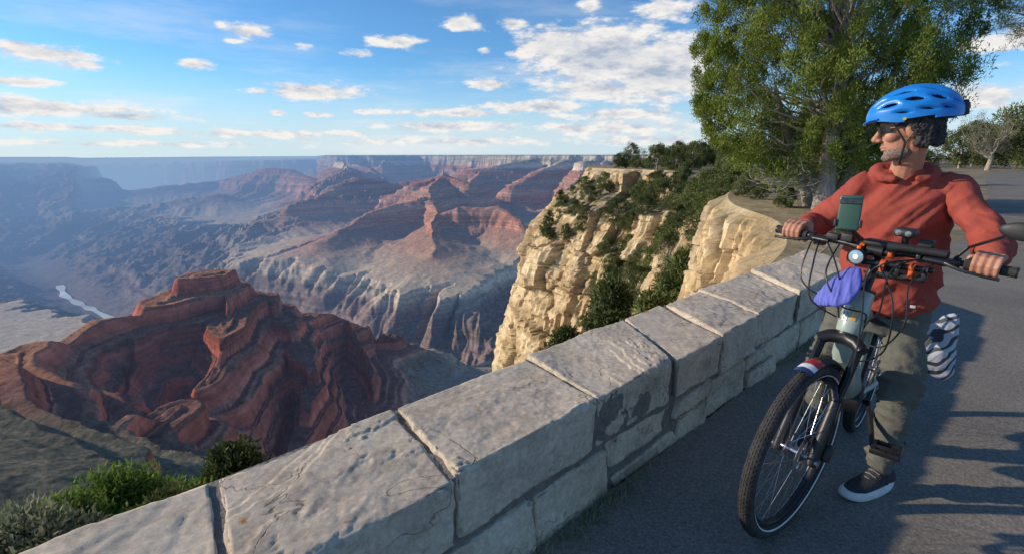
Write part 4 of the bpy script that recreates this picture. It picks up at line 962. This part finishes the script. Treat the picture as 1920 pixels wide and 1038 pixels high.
mb.ell(Hd(.070,0,.036),(.022,.050,.011),hax); mb.ell(Hd(.081,0,-.056),(.014,.023,.0065),hax); mb.ell(Hd(.079,0,-.069),(.014,.021,.0065),hax)
for sg in(-1,1):
    mb.ell(Hd(.052,.038*sg,-.018),(.03,.024,.026),hax); mb.ell(Hd(-.004,.078*sg,-.006),(.019,.009,.032),hax); mb.ell(Hd(-.008,.081*sg,.014),(.02,.007,.014),hax)
mb.cap(Hd(-.02,0,-.06),neckb-[0,0,.04],.052,.060)
mb.loft([(pelv-[0,0,.06],bs*.14,bfc*.09),(pelv+[0,0,.1],bs*.14,bfc*.095),(chest-[0,0,.1],bs*.14,bfc*.095),(chest+[0,0,.05],bs*.14,bfc*.095),(chest+[0,0,.13],bs*.11,bfc*.075)],20)
for s_,e_,w_,g_,sg in((shR,elR,wrR,gR,-1),(shL,elL,wrL,gL,1)):
    mb.chain([chest+[0,0,.09],s_],[.055,.05]); mb.chain([s_,e_],[.048,.040]); mb.chain([e_,e_+(w_-e_)*.4,w_],[.040,.038,.027])
    inw=-lv*sg
    def ang(x,r,a): return g_+lvl*x+fv*r*math.cos(a)+upl*r*math.sin(a)
    R_=math.radians
    for k,(o_,ln,rf) in enumerate(((-.032,.92,.0088),(-.0105,1.0,.0092),(.011,.95,.0088),(.031,.8,.0078))):
        x=o_*sg
        kn_=ang(x,.046,R_(118)); p1=ang(x,.034,R_(70)); p2=ang(x,.029,R_(18)); p3=ang(x,.0275,R_(-40*ln)); p4=ang(x,.028,R_(-85*ln))
        mb.chain([kn_,p1,p2,p3,p4],[rf*1.22,rf*1.10,rf*1.0,rf*.93,rf*.84],10)
        mb.chain([w_+(lv*o_*sg*.45),kn_],[.019,.0122],10)
    mb.ell((w_+ang(0,.045,R_(125)))/2,(.043,.036,.019),[bk,lvl,upl])
    t0=w_+inw*.018; t1=ang(-.052*sg,.036,R_(150)); t2=ang(-.056*sg,.030,R_(-160)); t3=ang(-.05*sg,.029,R_(-105))
    mb.chain([t0,t1,t2,t3],[.016,.0135,.0115,.0095],10)
for h_,k_,a_ in((hipR,knR,anR),(hipL,knL,anL)): mb.chain([h_,k_,a_],[.065,.046,.034])
fdL=np.array([-.93,-.36,0]); fdL/=np.linalg.norm(fdL); fdR=np.array([-.6,-.8,0])
for a_,fd in((anL,fdL),(anR,fdR)): mb.chain([a_-[0,0,.04]-fd*.02,a_+fd*.13-[0,0,.065]],[.035,.025])
skin=mat('skin',(.52,.26,.17),(.42,.18,.11),14,.55,bump=.15,bscale=120,sub=.05)
body=mb.build('person',skin,None,loc=(1.66,2.25,0.0))
tag(body,'person in brick red hoodie and blue helmet straddling the bicycle, looking left over the canyon','person')
bake(body,[('REMESH',dict(mode='VOXEL',voxel_size=.0038)),('SMOOTH',dict(factor=.5,iterations=2))])
def hoodw(p):
    q=p-chest; a=np.exp(-((p[:,2]-.90)/.09)**2); el=np.exp(-(np.linalg.norm(p-elR,axis=1)/.15)**2)+np.exp(-(np.linalg.norm(p-elL,axis=1)/.15)**2)
    side=(q@bs); fr=q@bfc
    n=ridged(side*5+fr*3,fr*5,p[:,2]*10+side*6,3)-.5
    n2=ridged(side*7-p[:,2]*6,fr*5,p[:,2]*2.5,2)-.5
    arm=sst(.17,.24,np.abs(side))
    return n*(.004+.009*a+.010*el)+n2*(.011*(1-arm)+.006)
mb=MB()
mb.loft([(pelv+[0,0,-.10],bs*.172,bfc*.122),(pelv+[0,0,-.06],bs*.182,bfc*.134),(pelv+[0,0,.02],bs*.186,bfc*.142),(pelv+[.0,0,.12],bs*.182,bfc*.142),(chest-[0,0,.10],bs*.177,bfc*.132),(chest+[0,0,.02],bs*.170,bfc*.120),(chest+[0,0,.09],bs*.152,bfc*.106),(chest+[0,0,.15],bs*.108,bfc*.086),(neckb+[0,0,.0],bs*.072,bfc*.072)],32)
for s_,e_,w_ in((shR,elR,wrR),(shL,elL,wrL)):
    we=w_+(e_-w_)*.12
    mb.chain([chest+[0,0,.085],s_-[0,0,.014]],[.082,.063]); mb.chain([s_-[0,0,.014],(s_+e_)/2-[0,0,.012],e_,(e_+we)/2,we],[.063,.059,.055,.049,.040])
    mb.chain([we+(w_-we)*-.3,we+(w_-we)*.35],[.037,.035])
hp=[]
for k in range(15):
    an=math.radians(-150+300*k/14); hp.append(neckb+(-bfc)*math.cos(an)*.090+bs*math.sin(an)*.090+UZ*(.018*math.cos(an)-.024))
mb.chain(hp,[.015]+[.020+.017*math.sin(PI*k/14) for k in range(1,14)]+[.015])
mb.ell(neckb-bfc*.115+[0,0,-.05],(.09,.042,.065),[bs,bfc,UZ])
hood=mb.build('hoodie',mat('brick_red_fleece',(.38,.088,.065),(.30,.064,.048),5,.95,bump=.35,bscale=220,spec=.08),body)
bake(hood,[('REMESH',dict(mode='VOXEL',voxel_size=.007)),('SMOOTH',dict(factor=.6,iterations=5))],hoodw)
hmp=pelv+bfc*.132+bs*.09+[0,0,-.05]
mb=MB(); mb.box(hmp,(.010,.002,.006),[bs,bfc,UZ],.001); mb.build('hem_tag',whitep,hood)
mb=MB(); mb.loft([(pelv+[0,0,-.155],bs*.160,bfc*.116),(pelv+[0,0,-.10],bs*.162,bfc*.117),(pelv+[0,0,-.04],bs*.157,bfc*.115)],28); mb.build('shirt_hem',mat('black_cotton',(.02,.02,.022),None,5,.9,bump=.3),body)
trm=mat('olive_grey_cotton',(.145,.145,.125),(.115,.116,.10),6,.95,bump=.35,bscale=150,spec=.12)
mb=MB(); mb.loft([(pelv+[0,0,-.20],bs*.14,bfc*.105),(pelv+[0,0,-.12],bs*.152,bfc*.112),(pelv+[0,0,.02],bs*.145,bfc*.10)],24)
for h_,k_,a_ in((hipR,knR,anR),(hipL,knL,anL)):
    mb.chain([h_-[0,0,.05],(h_+k_)/2,k_,(k_+a_)/2,a_+[0,0,.06]],[.088,.078,.066,.060,.055])
tr_=mb.build('trousers',trm,body)
def trw(p):
    n=ridged(p[:,0]*6,p[:,1]*6,p[:,2]*14+p[:,0]*9,3)-.5; a=np.exp(-((p[:,2]-.5)/.12)**2)+np.exp(-((p[:,2]-.17)/.1)**2); return n*(.010+.014*a)
bake(tr_,[('REMESH',dict(mode='VOXEL',voxel_size=.0075)),('SMOOTH',dict(factor=.6,iterations=3))],trw)
mb=MB(); ac_=anL+(knL-anL)*.34; mb.tube([ac_-[0,0,.016],ac_+[0,0,.016]],[.0665,.0675],24); mb.build('ankle_strap',mat('strap_black',(.02,.02,.02),None,5,.7),tr_)
shm=mat('black_knit',(.022,.022,.025),(.04,.04,.045),60,.85,bump=.5,bscale=200); slm=mat('white_foam',(.72,.72,.70),None,20,.7); lcm=mat('lace_grey',(.22,.22,.22),None,5,.8)
for a_,fd in((anL,fdL),(anR,fdR)):
    sd=np.cross(UZ,fd); g0=np.array([a_[0],a_[1],0.])
    mb=MB(); mb.loft([(g0-fd*.075+[0,0,.055],sd*.028,UZ*.03),(g0-fd*.06+[0,0,.065],sd*.036,UZ*.045),(g0+[0,0,.07],sd*.04,UZ*.05),(g0+fd*.07+[0,0,.055],sd*.045,UZ*.036),(g0+fd*.14+[0,0,.045],sd*.047,UZ*.025),(g0+fd*.195+[0,0,.038],sd*.036,UZ*.017),(g0+fd*.215+[0,0,.034],sd*.018,UZ*.01)],24)
    mb.cap(g0+[0,0,.06],g0+[0,0,.105],.043,.040)
    sh=mb.build('shoe',shm,body)
    bake(sh,[('REMESH',dict(mode='VOXEL',voxel_size=.005)),('SMOOTH',dict(factor=.6,iterations=4))])
    mb=MB(); n=28; V_=[]
    for z,ex in((.004,.0),(.012,.008),(.032,.009),(.046,0)):
        for k in range(n):
            t=2*PI*k/n; x=.07+.150*math.cos(t); w=.046+.008*math.cos(t) ; y=(w+ex)*math.copysign(abs(math.sin(t))**.75,math.sin(t)); zz=z+(.012 if z<.02 else .006)*max(0,(x-.16)/.06)+ (.006 if z<.02 else 0)*max(0,(-x-.03)/.05)
            V_.append(g0+fd*(x+ex*math.cos(t))+sd*y+[0,0,zz])
    F_=[tuple(range(n-1,-1,-1)),tuple(3*n+k for k in range(n))]+[(i*n+k,i*n+(k+1)%n,(i+1)*n+(k+1)%n,(i+1)*n+k) for i in range(3) for k in range(n)]
    mb.add(V_,F_); mb.build('sole',slm,sh)
    mb=MB()
    for j in range(5): mb.tube([g0+fd*(.040+.021*j)+sd*.024+[0,0,.100-.0115*j],g0+fd*(.048+.021*j)+[0,0,.110-.0115*j],g0+fd*(.040+.021*j)-sd*.024+[0,0,.100-.0115*j]],.003,6)
    mb.build('laces',lcm,sh)
hairm=mat('dark_hair',(.018,.015,.014),(.06,.054,.05),35,.8,bump=1,bscale=90)
mb=MB(); rh=random.Random(3)
for k in range(150):
    an=rh.uniform(PI*.42,PI*1.58); z=rh.uniform(-.070,.045); x=-.02+.090*math.cos(an); y=.077*math.sin(an)
    if x>-.005 and z<.0: continue
    mb.ell(Hd(x,y,z),(rh.uniform(.010,.021),)*3,None,8,6)
for k in range(16):
    an=rh.uniform(-1,1); mb.ell(Hd(.080,an*.05,.058),(.012,.014,.010),None,8,6)
for sg in(-1,1):
    for k in range(8): mb.ell(Hd(rh.uniform(-.0,.035),.073*sg,rh.uniform(.01,.045)),(.011,)*3,None,8,6)
hr=mb.build('hair',hairm,body); bake(hr,[('REMESH',dict(mode='VOXEL',voxel_size=.004))],lambda p:fbm(p[:,0]*90,p[:,1]*90,p[:,2]*90,2)*.005)
brd=mat('grey_beard',(.34,.24,.195),(.20,.14,.115),70,.9,bump=1,bscale=160)
mb=MB(); mb.ell(Hd(.026,0,-.083),(.0575,.0525,.038),hax,28,20); mb.ell(Hd(.0735,0,-.046),(.019,.022,.0055),hax); mb.ell(Hd(.066,0,-.103),(.026,.026,.018),hax)
bd_=mb.build('beard',brd,body); bake(bd_,[('REMESH',dict(mode='VOXEL',voxel_size=.004))],lambda p:fbm(p[:,0]*120,p[:,1]*120,p[:,2]*120,2)*.0012)
lens=mat('dark_lens',(.02,.02,.022),None,5,.08,coat=.5)
mb=MB(); V_=[];F_=[]; n=20
for i in range(n+1):
    a=-.95+1.9*i/n; x=.010+.094*math.cos(a); y=.084*math.sin(a); nb=.014*math.exp(-(a/.14)**2)
    V_.append(Hd(x,y,.028)); V_.append(Hd(x-.004,y,-.004+nb+.006*abs(a)))
for i in range(n): F_.append((2*i,2*i+1,2*i+3,2*i+2))
mb.add(V_,F_); gl=mb.build('sunglasses',lens,body)
for sg in(-1,1):
    mb=MB(); mb.tube([Hd(.06,.070*sg,.022),Hd(.02,.082*sg,.020),Hd(-.02,.082*sg,.012)],.003,6); mb.build('temple_arm',blkp,gl)
blue=mat('blue_helmet_paint',(.010,.24,.72),(.008,.20,.64),3,.38,coat=.2)
HC=(-.022,0,.058); RX,RY,RZ=.155,.108,.108
def hpt(a,b_,k=1.):
    cb=math.cos(b_); x=math.sin(b_)*RX*k; y=cb*math.sin(a)*RY*k; z=cb*math.cos(a)*RZ*k
    z+= -.012*max(0,-math.sin(b_))**2
    rg=.0035*math.cos(a*6)*cb
    y+=rg*math.sin(a); z+=rg*math.cos(a)
    return Hd(HC[0]+x,HC[1]+y,HC[2]+z), z
vents=[]
for a0,lst in ((0,((50,9,6),(22,15,6.5),(-14,15,6.5),(-48,12,6))),(31,((46,12,7),(13,17,7.5),(-26,16,7.5),(-58,10,6.5))),(60,((36,15,7.5),(3,14,7.5),(-28,14,7.5),(-54,10,7))),(84,((18,11,5),(-12,12,5),(-38,10,5.5)))):
    for b0_,lb,la in lst:
        for sg in((1,) if a0==0 else(1,-1)): vents.append((a0*sg,b0_,la,lb))
NAq,NBq=210,160; V_=[]
for i in range(NBq+1):
    for j in range(NAq+1):
        b_=math.radians(-88+176*i/NBq); a=math.radians(-118+236*j/NAq); p_,z=hpt(a,b_)
        ad,bd2=math.degrees(a),math.degrees(b_); g=0
        for (va,vb,la,lb) in vents:
            d_=((ad-va+ (bd2-vb)*.25*np.sign(va))/(la*1.5))**2+((bd2-vb)/(lb*1.3))**2
            if d_<1: g=max(g,(1-d_)*.009)
        if g: p_,z=hpt(a,b_,1-g/.12)
        V_.append((p_,z,ad,bd2))
keep=[]
for i in range(NBq):
    for j in range(NAq):
        q=[i*(NAq+1)+j,i*(NAq+1)+j+1,(i+1)*(NAq+1)+j+1,(i+1)*(NAq+1)+j]
        zc_=sum(V_[t][1] for t in q)/4; ad=sum(V_[t][2] for t in q)/4; bd2=sum(V_[t][3] for t in q)/4
        rimz=-.030+.022*sst(10,60,bd2)+(.012 if -20<bd2<15 else 0)-.008*sst(-20,-70,bd2)
        if zc_<rimz: continue
        v=False
        for (va,vb,la,lb) in vents:
            x1=(ad-va+(bd2-vb)*.25*np.sign(va))/la; x2=(bd2-vb)/lb
            if abs(x2)<1 and abs(x1)<1 and abs(x1)**1.5+abs(x2)**1.5<.8: v=True;break
        if not v: keep.append(tuple(q))
mb=MB(); mb.add([v[0] for v in V_],keep)
me=bpy.data.meshes.new('helmet'); me.from_pydata(mb.v,[],mb.f); bm=bmesh.new(); bm.from_mesh(me); bmesh.ops.delete(bm,geom=[v for v in bm.verts if not v.link_faces],context='VERTS'); bmesh.ops.recalc_face_normals(bm,faces=bm.faces); bm.to_mesh(me); bm.free()
he=link('helmet',me,blue,body); bake(he,[('SMOOTH',dict(factor=.5,iterations=3)),('SOLIDIFY',dict(thickness=.014,offset=0))])
V2=[];F2=[]
for i in range(41):
    for j in range(41):
        p_,z=hpt(math.radians(-112+224*j/40),math.radians(-86+172*i/40),.85); V2.append((p_,z))
for i in range(40):
    for j in range(40):
        q=(i*41+j,i*41+j+1,(i+1)*41+j+1,(i+1)*41+j)
        if min(V2[t][1] for t in q)>-.026: F2.append(q)
mb=MB(); mb.add([v[0] for v in V2],F2); mb.build('liner',blkp,he)
mb=MB(); mb.loft([(Hd(.105,0,.058),hs*.080,hu*.008),(Hd(.132,0,.056),hs*.066,hu*.006),(Hd(.149,0,.050),hs*.042,hu*.004)],20); mb.build('visor',blue,he)
mb=MB(); mb.box(Hd(-.178,0,.052),(.014,.03,.03),hax,.010); rl=mb.build('rear_light',blkp,he)
mb=MB(); mb.box(Hd(-.193,0,.057),(.003,.018,.012),hax,.002); mb.build('lens',mat('red_lens',(.5,.02,.02),None,5,.2),rl)
mb=MB(); mb.lathe(Hd(.02,.107,.042),hs,[(0,.003),(.006,.003),(.006,0)],16,False); mb.build('yellow_dot',mat('yellow_dot',(.8,.65,.02),None,5,.5),he)
for sg in(-1,1):
    mb=MB(); jn=Hd(.016,.074*sg,-.05); ch=Hd(.030,.0,-.138)
    for st in(Hd(.055,.084*sg,.035),Hd(-.045,.088*sg,.03)): mb.tube(smooth([st,(st+jn)/2+hs*.004*sg,jn],4),.0042,6)
    mb.tube(smooth([jn,Hd(.03,.050*sg,-.11),ch],5),.0042,6); mb.build('strap',blkp,he)

# ------------------------------------------------------------ lights & world
SAZ=math.radians(-84); SEL=math.radians(21)
sdv=np.array([math.sin(SAZ)*math.cos(SEL),math.cos(SAZ)*math.cos(SEL),math.sin(SEL)])
sun=bpy.data.lights.new('sun','SUN'); sun.energy=4.5; sun.angle=math.radians(1.0); sun.color=(1,.84,.65)
so=bpy.data.objects.new('sun',sun); C.objects.link(so); so.rotation_euler=Vector(-sdv).to_track_quat('-Z','Y').to_euler(); so.location=(-20,5,20)
w=bpy.data.worlds.new('World'); bpy.context.scene.world=w; w.use_nodes=True; nt=w.node_tree; nt.nodes.clear(); L=nt.links.new
out=N(nt,'ShaderNodeOutputWorld'); bg=N(nt,'ShaderNodeBackground'); bg.inputs[1].default_value=.15; L(bg.outputs[0],out.inputs[0])
sky=N(nt,'ShaderNodeTexSky',sky_type='NISHITA'); sky.sun_disc=False; sky.sun_elevation=SEL; sky.sun_rotation=SAZ; sky.altitude=2100; sky.air_density=1.1; sky.dust_density=.8; sky.ozone_density=1.6
tc=N(nt,'ShaderNodeTexCoord'); sx=N(nt,'ShaderNodeSeparateXYZ'); L(tc.outputs['Generated'],sx.inputs[0])
def M(op,a,b_=None,c=None,clamp=False):
    n=N(nt,'ShaderNodeMath',operation=op); n.use_clamp=clamp
    for i,v in enumerate((a,b_,c)):
        if v is None: continue
        if isinstance(v,(int,float)): n.inputs[i].default_value=v
        else: L(v,n.inputs[i])
    return n.outputs[0]
azn=M('ARCTAN2',sx.outputs[0],sx.outputs[1]); eln=M('ARCSINE',sx.outputs[2])
cv=N(nt,'ShaderNodeCombineXYZ'); L(azn,cv.inputs[0]); L(eln,cv.inputs[1])
blobs=[(1130,105,170,58,1.5),(1045,88,95,36,1.3),(1235,130,120,66,1.4),(1120,165,130,26,.9),(1250,15,60,28,.9),(1265,70,60,20,.6),(80,100,125,18,1.1),(150,122,60,10,.9),(30,82,50,10,.8),(50,155,95,8,.9),(120,205,220,15,1.05),(40,190,70,10,.7),(230,217,150,9,.9),(465,58,50,17,1),(440,78,22,6,.8),(415,48,14,6,.7),(362,122,34,9,.9),(595,172,100,17,1),(480,170,30,8,.9),(670,102,42,7,.8),(745,78,52,14,1),(865,45,42,16,1),(960,45,34,10,1),(910,95,16,7,.8),(922,158,55,11,1),(1012,50,14,7,.6),(520,212,18,7,.9),(600,215,40,6,.9),(680,210,18,5,.7),(724,211,18,5,.7),(850,212,140,8,.9),(1010,200,130,12,1.05),(860,238,180,9,.9),(1160,215,140,13,1),(1140,240,180,14,.9),(1108,12,28,14,1),(1210,52,26,9,.7),(580,88,24,6,.5),(1885,80,85,26,1),(1850,182,90,28,1),(1880,120,60,10,.5),(150,240,330,8,.75),(480,252,260,8,.7),(870,265,340,8,.65),(1210,262,140,12,.7),(250,270,320,7,.65),(640,250,80,5,.6)]
acc=None
for (px,py,rx,ry,am_) in blobs:
    d=ray(px,py); d=d/np.linalg.norm(d); a0=math.atan2(d[0],d[1]); e0=math.asin(d[2])
    d2=ray(px+rx,py); d2/=np.linalg.norm(d2); d3=ray(px,py-ry); d3/=np.linalg.norm(d3)
    wa=abs(math.atan2(d2[0],d2[1])-a0)*1.15; we_=abs(math.asin(d3[2])-e0)*1.35
    s1=N(nt,'ShaderNodeVectorMath',operation='SUBTRACT'); L(cv.outputs[0],s1.inputs[0]); s1.inputs[1].default_value=(a0,e0,0)
    s2=N(nt,'ShaderNodeVectorMath',operation='MULTIPLY'); L(s1.outputs[0],s2.inputs[0]); s2.inputs[1].default_value=(1/wa,1/we_,0)
    s3=N(nt,'ShaderNodeVectorMath',operation='LENGTH'); L(s2.outputs[0],s3.inputs[0])
    v=M('MULTIPLY_ADD',s3.outputs['Value'],-am_,am_)
    acc=v if acc is None else M('SMOOTH_MAX',acc,v,.12)
def cn(scl,off,det=8,ro=.6,st=(1,2.2,1)):
    mp=N(nt,'ShaderNodeMapping'); mp.inputs['Scale'].default_value=st; mp.inputs['Location'].default_value=off; L(cv.outputs[0],mp.inputs[0])
    n=N(nt,'ShaderNodeTexNoise'); n.inputs['Scale'].default_value=scl; n.inputs['Detail'].default_value=det; n.inputs['Roughness'].default_value=ro; L(mp.outputs[0],n.inputs[0]); return n.outputs[0]
nz1=cn(17,(0,0,0),9,.64,(1,2.6,1)); nz2=cn(17,(.012,-.034,0),9,.64,(1,2.6,1)); wis=cn(3.0,(3,1,0),8,.62,(1,6,1))
dens=M('ADD',acc,M('MULTIPLY_ADD',nz1,2.5,-1.34))
mk=N(nt,'ShaderNodeMapRange',interpolation_type='SMOOTHSTEP'); mk.inputs['From Min'].default_value=-.05; mk.inputs['From Max'].default_value=.55; L(dens,mk.inputs[0])
shd=M('MULTIPLY_ADD',M('SUBTRACT',nz1,nz2),3.2,.76,True)
thick=N(nt,'ShaderNodeMapRange'); thick.inputs['From Min'].default_value=.6; thick.inputs['From Max'].default_value=1.4; thick.inputs['To Min'].default_value=0; thick.inputs['To Max'].default_value=.6; L(dens,thick.inputs[0])
shd=M('SUBTRACT',shd,thick.outputs[0],clamp=True)
cc=N(nt,'ShaderNodeMix',data_type='RGBA'); L(shd,cc.inputs[0]); cc.inputs[6].default_value=(2.7,3.2,4.1,1); cc.inputs[7].default_value=(6.2,6.0,5.75,1)
hzn=N(nt,'ShaderNodeMapRange',interpolation_type='SMOOTHSTEP'); hzn.inputs['From Min'].default_value=.0; hzn.inputs['From Max'].default_value=.16; hzn.inputs['To Min'].default_value=.85; hzn.inputs['To Max'].default_value=0; L(eln,hzn.inputs[0])
sk=N(nt,'ShaderNodeMix',data_type='RGBA',blend_type='MULTIPLY'); sk.inputs[0].default_value=1; L(sky.outputs[0],sk.inputs[6]); sk.inputs[7].default_value=(.50,.84,1.10,1)
hm=N(nt,'ShaderNodeMix',data_type='RGBA'); L(hzn.outputs[0],hm.inputs[0]); L(sk.outputs[2],hm.inputs[6]); hm.inputs[7].default_value=(4.3,5.1,5.7,1)
wm=N(nt,'ShaderNodeMapRange',interpolation_type='SMOOTHSTEP'); wm.inputs['From Min'].default_value=.45; wm.inputs['From Max'].default_value=.75; L(wis,wm.inputs[0])
wl=N(nt,'ShaderNodeMapRange'); wl.inputs['From Min'].default_value=.25; wl.inputs['From Max'].default_value=.04; wl.inputs['To Min'].default_value=.2; wl.inputs['To Max'].default_value=.7; L(eln,wl.inputs[0])
wmx=N(nt,'ShaderNodeMix',data_type='RGBA'); L(M('MULTIPLY',wm.outputs[0],wl.outputs[0]),wmx.inputs[0]); L(hm.outputs[2],wmx.inputs[6]); wmx.inputs[7].default_value=(5.5,5.7,5.9,1)
up0=M('GREATER_THAN',sx.outputs[2],-.02)
fac=M('MULTIPLY',mk.outputs[0],up0)
fm=N(nt,'ShaderNodeMix',data_type='RGBA'); L(fac,fm.inputs[0]); L(wmx.outputs[2],fm.inputs[6]); L(cc.outputs[2],fm.inputs[7]); L(fm.outputs[2],bg.inputs[0])
# ------------------------------------------------------------ camera
cam=bpy.data.cameras.new('camera'); cam.lens=18; cam.sensor_width=36; cam.clip_end=120000; cam.clip_start=.05
co=bpy.data.objects.new('camera',cam); C.objects.link(co); co.location=(0,0,CAMZ); co.rotation_euler=(math.radians(90)-PITCH,0,0)
sc=bpy.context.scene; sc.camera=co; sc.view_settings.view_transform='Standard'; sc.view_settings.look='None'; sc.view_settings.exposure=0
